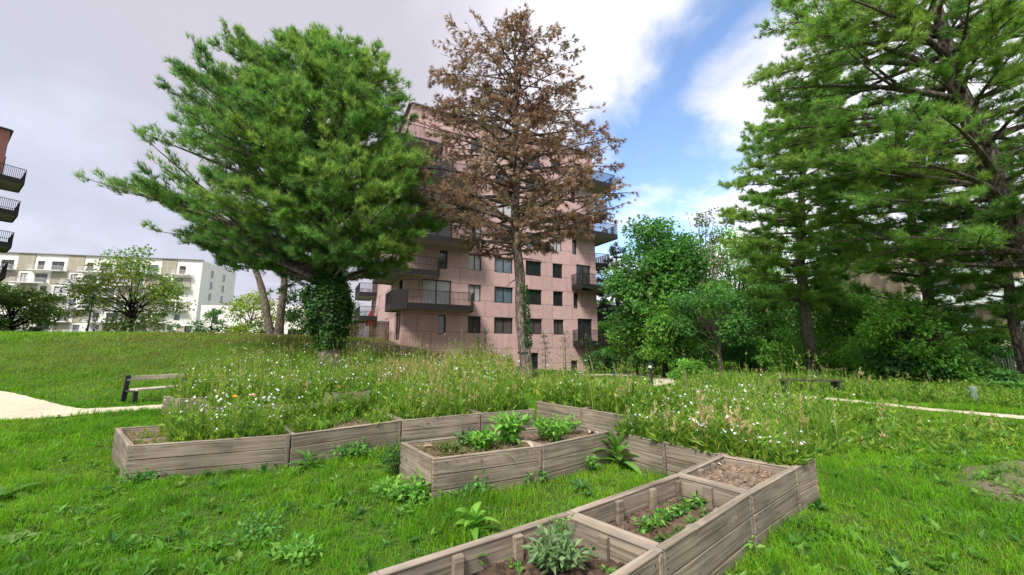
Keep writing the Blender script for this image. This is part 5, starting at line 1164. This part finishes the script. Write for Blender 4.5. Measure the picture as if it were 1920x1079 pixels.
# straw over the left half of the middle bed
acc = Acc(); qm = [np.array(p) for p in BEDS[4]['inn']]; n = 900; s = rng.random(n)*.95; t = rng.random(n); pp = (qm[0]*((1-s)*(1-t))[:, None]+qm[1]*(s*(1-t))[:, None]+qm[2]*(s*t)[:, None]+qm[3]*((1-s)*t)[:, None])
A = rdir(n); A[:, 2] *= .25; leaves(acc, np.concatenate([pp, (szM+.02+.03*rng.random(n))[:, None]], 1), norm(A), np.tile((0, 0, 1.), (n, 1)), .13*(.4+rng.random(n)), .008, jit(pick([(.36, .30, .17), (.28, .24, .12), (.20, .22, .08)], n), n)); tag(acc.build('straw', M['paper']), kind='stuff')
# curled dry leaves on the bare soil bed and middle bed
def dryleaf(label, p, s, az, col, grp=None):
    acc = Acc(); bigleaf(acc, (0, 0, 0), 0, s, s*.42, .5, 1.6, col, 8); bigleaf(acc, (s*.2, .02, .0), .7, s*.6, s*.3, .9, 2.2, np.array(col)*.8, 7)
    o = tag(acc.build('dry_leaf', M['paper'], smooth=True), label, 'dry leaf', grp); o.location = p; o.rotation_euler = (random.uniform(-.3, .3), random.uniform(-.2, .2), az)
sz3 = BEDS[8]['sz']+.012
for lab, u, v, s, az in (('pale curled dry leaf standing at the back of the bare soil bed', 1352, 872, .15, 2.4), ('brown dry leaf near the back right of the bare soil bed', 1415, 876, .15, -.5), ('shredded pale dry leaf at the left side of the bare soil bed', 1300, 889, .10, .4), ('flat dry leaf by the left batten of the bare soil bed', 1312, 882, .12, 1.9)): dryleaf(lab, P3(u, v, sz3), s, az, (.50, .42, .32))
dryleaf('long dry stalk leaf arched over the rim of the middle bed', (*tp(998, 834, T+.03), T-.01), .26, 2.2, (.46, .38, .26))
dryleaf('large dry pale leaf at the far end of the middle bed', P3(1105, 812, szM+.02), .24, .9, (.46, .40, .30)); dryleaf('crumpled dry leaf under the far rim of the middle bed', P3(1122, 816, szM+.02), .2, 2.0, (.40, .34, .25)); dryleaf('crumpled brown leaf at the left end of the middle bed', P3(790, 842, szM+.02), .18, .3, (.34, .25, .17))
# marigolds
for lab, u, v, z, c in (('yellow marigold standing in the wildflowers by the far bed', 440, 745, .72, (.95, .55, .02)), ('orange marigold standing in the wildflowers by the pale rimmed bed', 475, 742, .74, (.95, .22, .01)), ('orange flower in front of the ivy pine foot', 636, 726, .72, (.95, .30, .05))):
    x, y = tp(u, v, z); root = tag(empty('marigold', (x, y, 0)), lab, 'flower'); st = Acc(); tube(st, [(0, 0, 0), (.02, 0, z*.5), (0, 0, z)], .007, 4, (.10, .18, .05)); st.build('stem', M['matte'], root)
    fl_ = Acc(); P_ = np.tile((0, 0, z), (26, 1))+rng.normal(size=(26, 3))*.004; A = rdir(26); A[:, 1] -= .4; A[:, 2] = np.abs(A[:, 2])*.5+.1; leaves(fl_, P_, norm(A), np.tile((0, -.4, 1.), (26, 1)), .05, .03, jit(c, 26, .15)); fl_.build('blossom', M['flower'], root)
# ------------------------------------------------------------------ street furniture
bl = np.array(at_z(232, 757, 0)); br_ = np.array(at_z(349, 745, 0)); db = br_-bl; Lb = np.linalg.norm(db); ab = math.atan2(db[1], db[0])
bench = tag(empty('park_bench', (bl[0], bl[1], 0), ab), 'wooden slat bench with black metal ends beside the left footpath', 'bench')
BK = (.022, .026, .032); WD = (2.2, 2.35, 2.4)
for nm, y, z, dp, h in (('backrest', .06, .62, .035, .13), ('seat', -.50, .36, .42, .05)):
    acc = Acc()
    if nm == 'backrest': bbox(acc, (.02, y, z), (Lb-.02, y+dp, z+h), .008, WD)
    else:
        for j in range(3): bbox(acc, (.05, y+j*.145, z), (Lb-.05, y+j*.145+.13, z+h), .008, np.array(WD)*random.uniform(.9, 1.05))
    acc.build(nm, M['wood'], bench)
for x in (.04, Lb-.04):
    acc = Acc(); obox(acc, (x, .16, -.05), (x, .08, .78), .06, .11, BK); acc.build('back_leg', M['paint'], bench)
    acc = Acc(); obox(acc, (x, -.46, -.05), (x, -.44, .35), .06, .10, BK); acc.build('front_leg', M['paint'], bench)
    acc = Acc(); obox(acc, (x, -.50, .335), (x, .1, .345), .06, .045, BK); acc.build('armature', M['paint'], bench)
# black bollard light by the curved path
def bollard(label, u, v, h, r, col, name='bollard', cat='bollard', head=True):
    x, y, z = gp(u, v); root = tag(empty(name, (x, y, z)), label, cat); acc = Acc(); tube(acc, [(0, 0, -.1), (0, 0, h*.78)], r, 12, col); acc.build('post', M['paint'], root)
    if head:
        acc = Acc(); tube(acc, [(0, 0, h*.781), (0, 0, h*.90)], r*.82, 12, (.6, .6, .58)); acc.build('lens', M['paint'], root); acc = Acc(); tube(acc, [(0, 0, h*.9005), (0, 0, h*.97), (0, 0, h)], [r*1.15, r*1.15, r*.8], 12, col); acc.build('cap', M['paint'], root)
    else:
        acc = Acc(); tube(acc, [(0, 0, h*.7805), (0, 0, h*.97), (0, 0, h)], [r*1.06, r*1.06, r*.8], 12, np.array(col)*1.15); acc.build('cap', M['paint'], root)
bollard('black bollard light beside the curved footpath', 1221, 728, .98, .085, (.015, .015, .017))
bollard('short grey-green post standing in grass at the right', 1829, 760, .5, .085, (.16, .22, .17), 'grey_post', 'post', False)
x, y, z = gp(1212, 700); by = tag(empty('bin', (x, y, z)), 'dark waste bin just behind the black bollard light', 'bin'); acc = Acc(); tube(acc, [(0, 0, 0), (0, 0, .08), (0, 0, .95)], [.26, .30, .32], 14, (.012, .012, .014)); acc.build('body', M['paint'], by); acc = Acc(); tube(acc, [(0, 0, .951), (0, 0, 1.02), (0, 0, 1.10)], [.34, .34, .16], 14, (.02, .02, .022)); acc.build('lid', M['paint'], by)
# black backless bench on the right
pa_ = np.array(gp(1466, 738)[:2]); d_ = np.array((.96, -.22)); z = float(terrain(*pa_)); rbn = tag(empty('backless_bench', (pa_[0], pa_[1], z), math.atan2(d_[1], d_[0])), 'dark backless bench in the grass at the edge of the right thicket', 'bench')
acc = Acc()
for j in range(3): bbox(acc, (0, j*.16, .42), (1.9, j*.16+.14, .47), .008, (.25, .24, .22))
acc.build('seat', M['wood'], rbn)
for x_ in (.15, 1.7): acc = Acc(); bbox(acc, (x_, .02, -.15), (x_+.08, .44, .42), .008, BK); acc.build('leg', M['paint'], rbn)
# wooden trestle in the thicket edge, box lamp on a post, pale fence panel
x, y, z = gp(1372, 712); tr_ = tag(empty('timber_rail', (x, y, z)), 'rough timber rail on posts at the thicket edge', 'rail'); acc = Acc(); obox(acc, (-.2, 0, .95), (1.6, .1, .92), .1, .08, (.5, .42, .35)); acc.build('bar', M['wood'], tr_)
for x_ in (0, .5, 1.0, 1.4): acc = Acc(); obox(acc, (x_, .1, -.2), (x_+random.uniform(-.05, .05), .1, .9), .07, .07, (.7, .62, .5)); acc.build('post', M['wood'], tr_)
x, y, z = gp(1537, 706); lb_ = tag(empty('meter_box', (x, y, z)), 'small grey box on a post at the slender pine foot', 'box'); acc = Acc(); bbox(acc, (-.03, -.03, -.1), (.03, .03, .55), .005, (.2, .2, .2)); acc.build('post', M['paint'], lb_); acc = Acc(); bbox(acc, (-.13, -.09, .55), (.13, .07, .80), .01, (.42, .44, .45)); acc.build('cabinet', M['paint'], lb_)
pf = np.array(at_y(1868, 690, 20.)[:2]); fence('slat_fence', 'pale grey slatted fence panel at the right edge under the stone wall', pf, pf+np.array((3.2, -.5)), 1.25, 'picket', (.38, .36, .30))
for lab, u, v, h, ln in (('leaning wooden stake near the curved footpath', 1118, 722, 1.25, -.25), ('slanted wooden stake left of the black bollard', 1158, 724, .95, -.12), ('short pale stake right of the footpath bend', 1284, 730, .7, .08), ('thin wooden stake stuck in the thicket edge', 1320, 700, 1.4, -.3), ('leaning pale stick before the light green shrub', 1600, 712, 1.0, -.5)):
    x, y, z = gp(u, v); acc = Acc(); tube(acc, [(x, y, z-.1), (x+ln*.5, y, z+h*.5), (x+ln, y+.05, z+h)], [.035, .033, .03], 7, (1, 1, 1)); tag(acc.build('stake', M['bark_light'], origin=(x, y, z)), lab, 'stake')
x, y, z = at_y(163, 627, 40)[0], 40, float(terrain(at_y(163, 627, 40)[0], 40)); lp_ = tag(empty('lamp_post', (x, y, z)), 'thin dark lamp post before the white apartment building', 'lamp post'); acc = Acc(); tube(acc, [(0, 0, 0), (0, 0, 4.1)], [.07, .05], 8, BK); acc.build('pole', M['paint'], lp_); acc = Acc(); tube(acc, [(0, 0, 4.1), (0, 0, 4.35), (0, 0, 4.45)], [.11, .14, .06], 10, BK); acc.build('lamp_head', M['paint'], lp_)
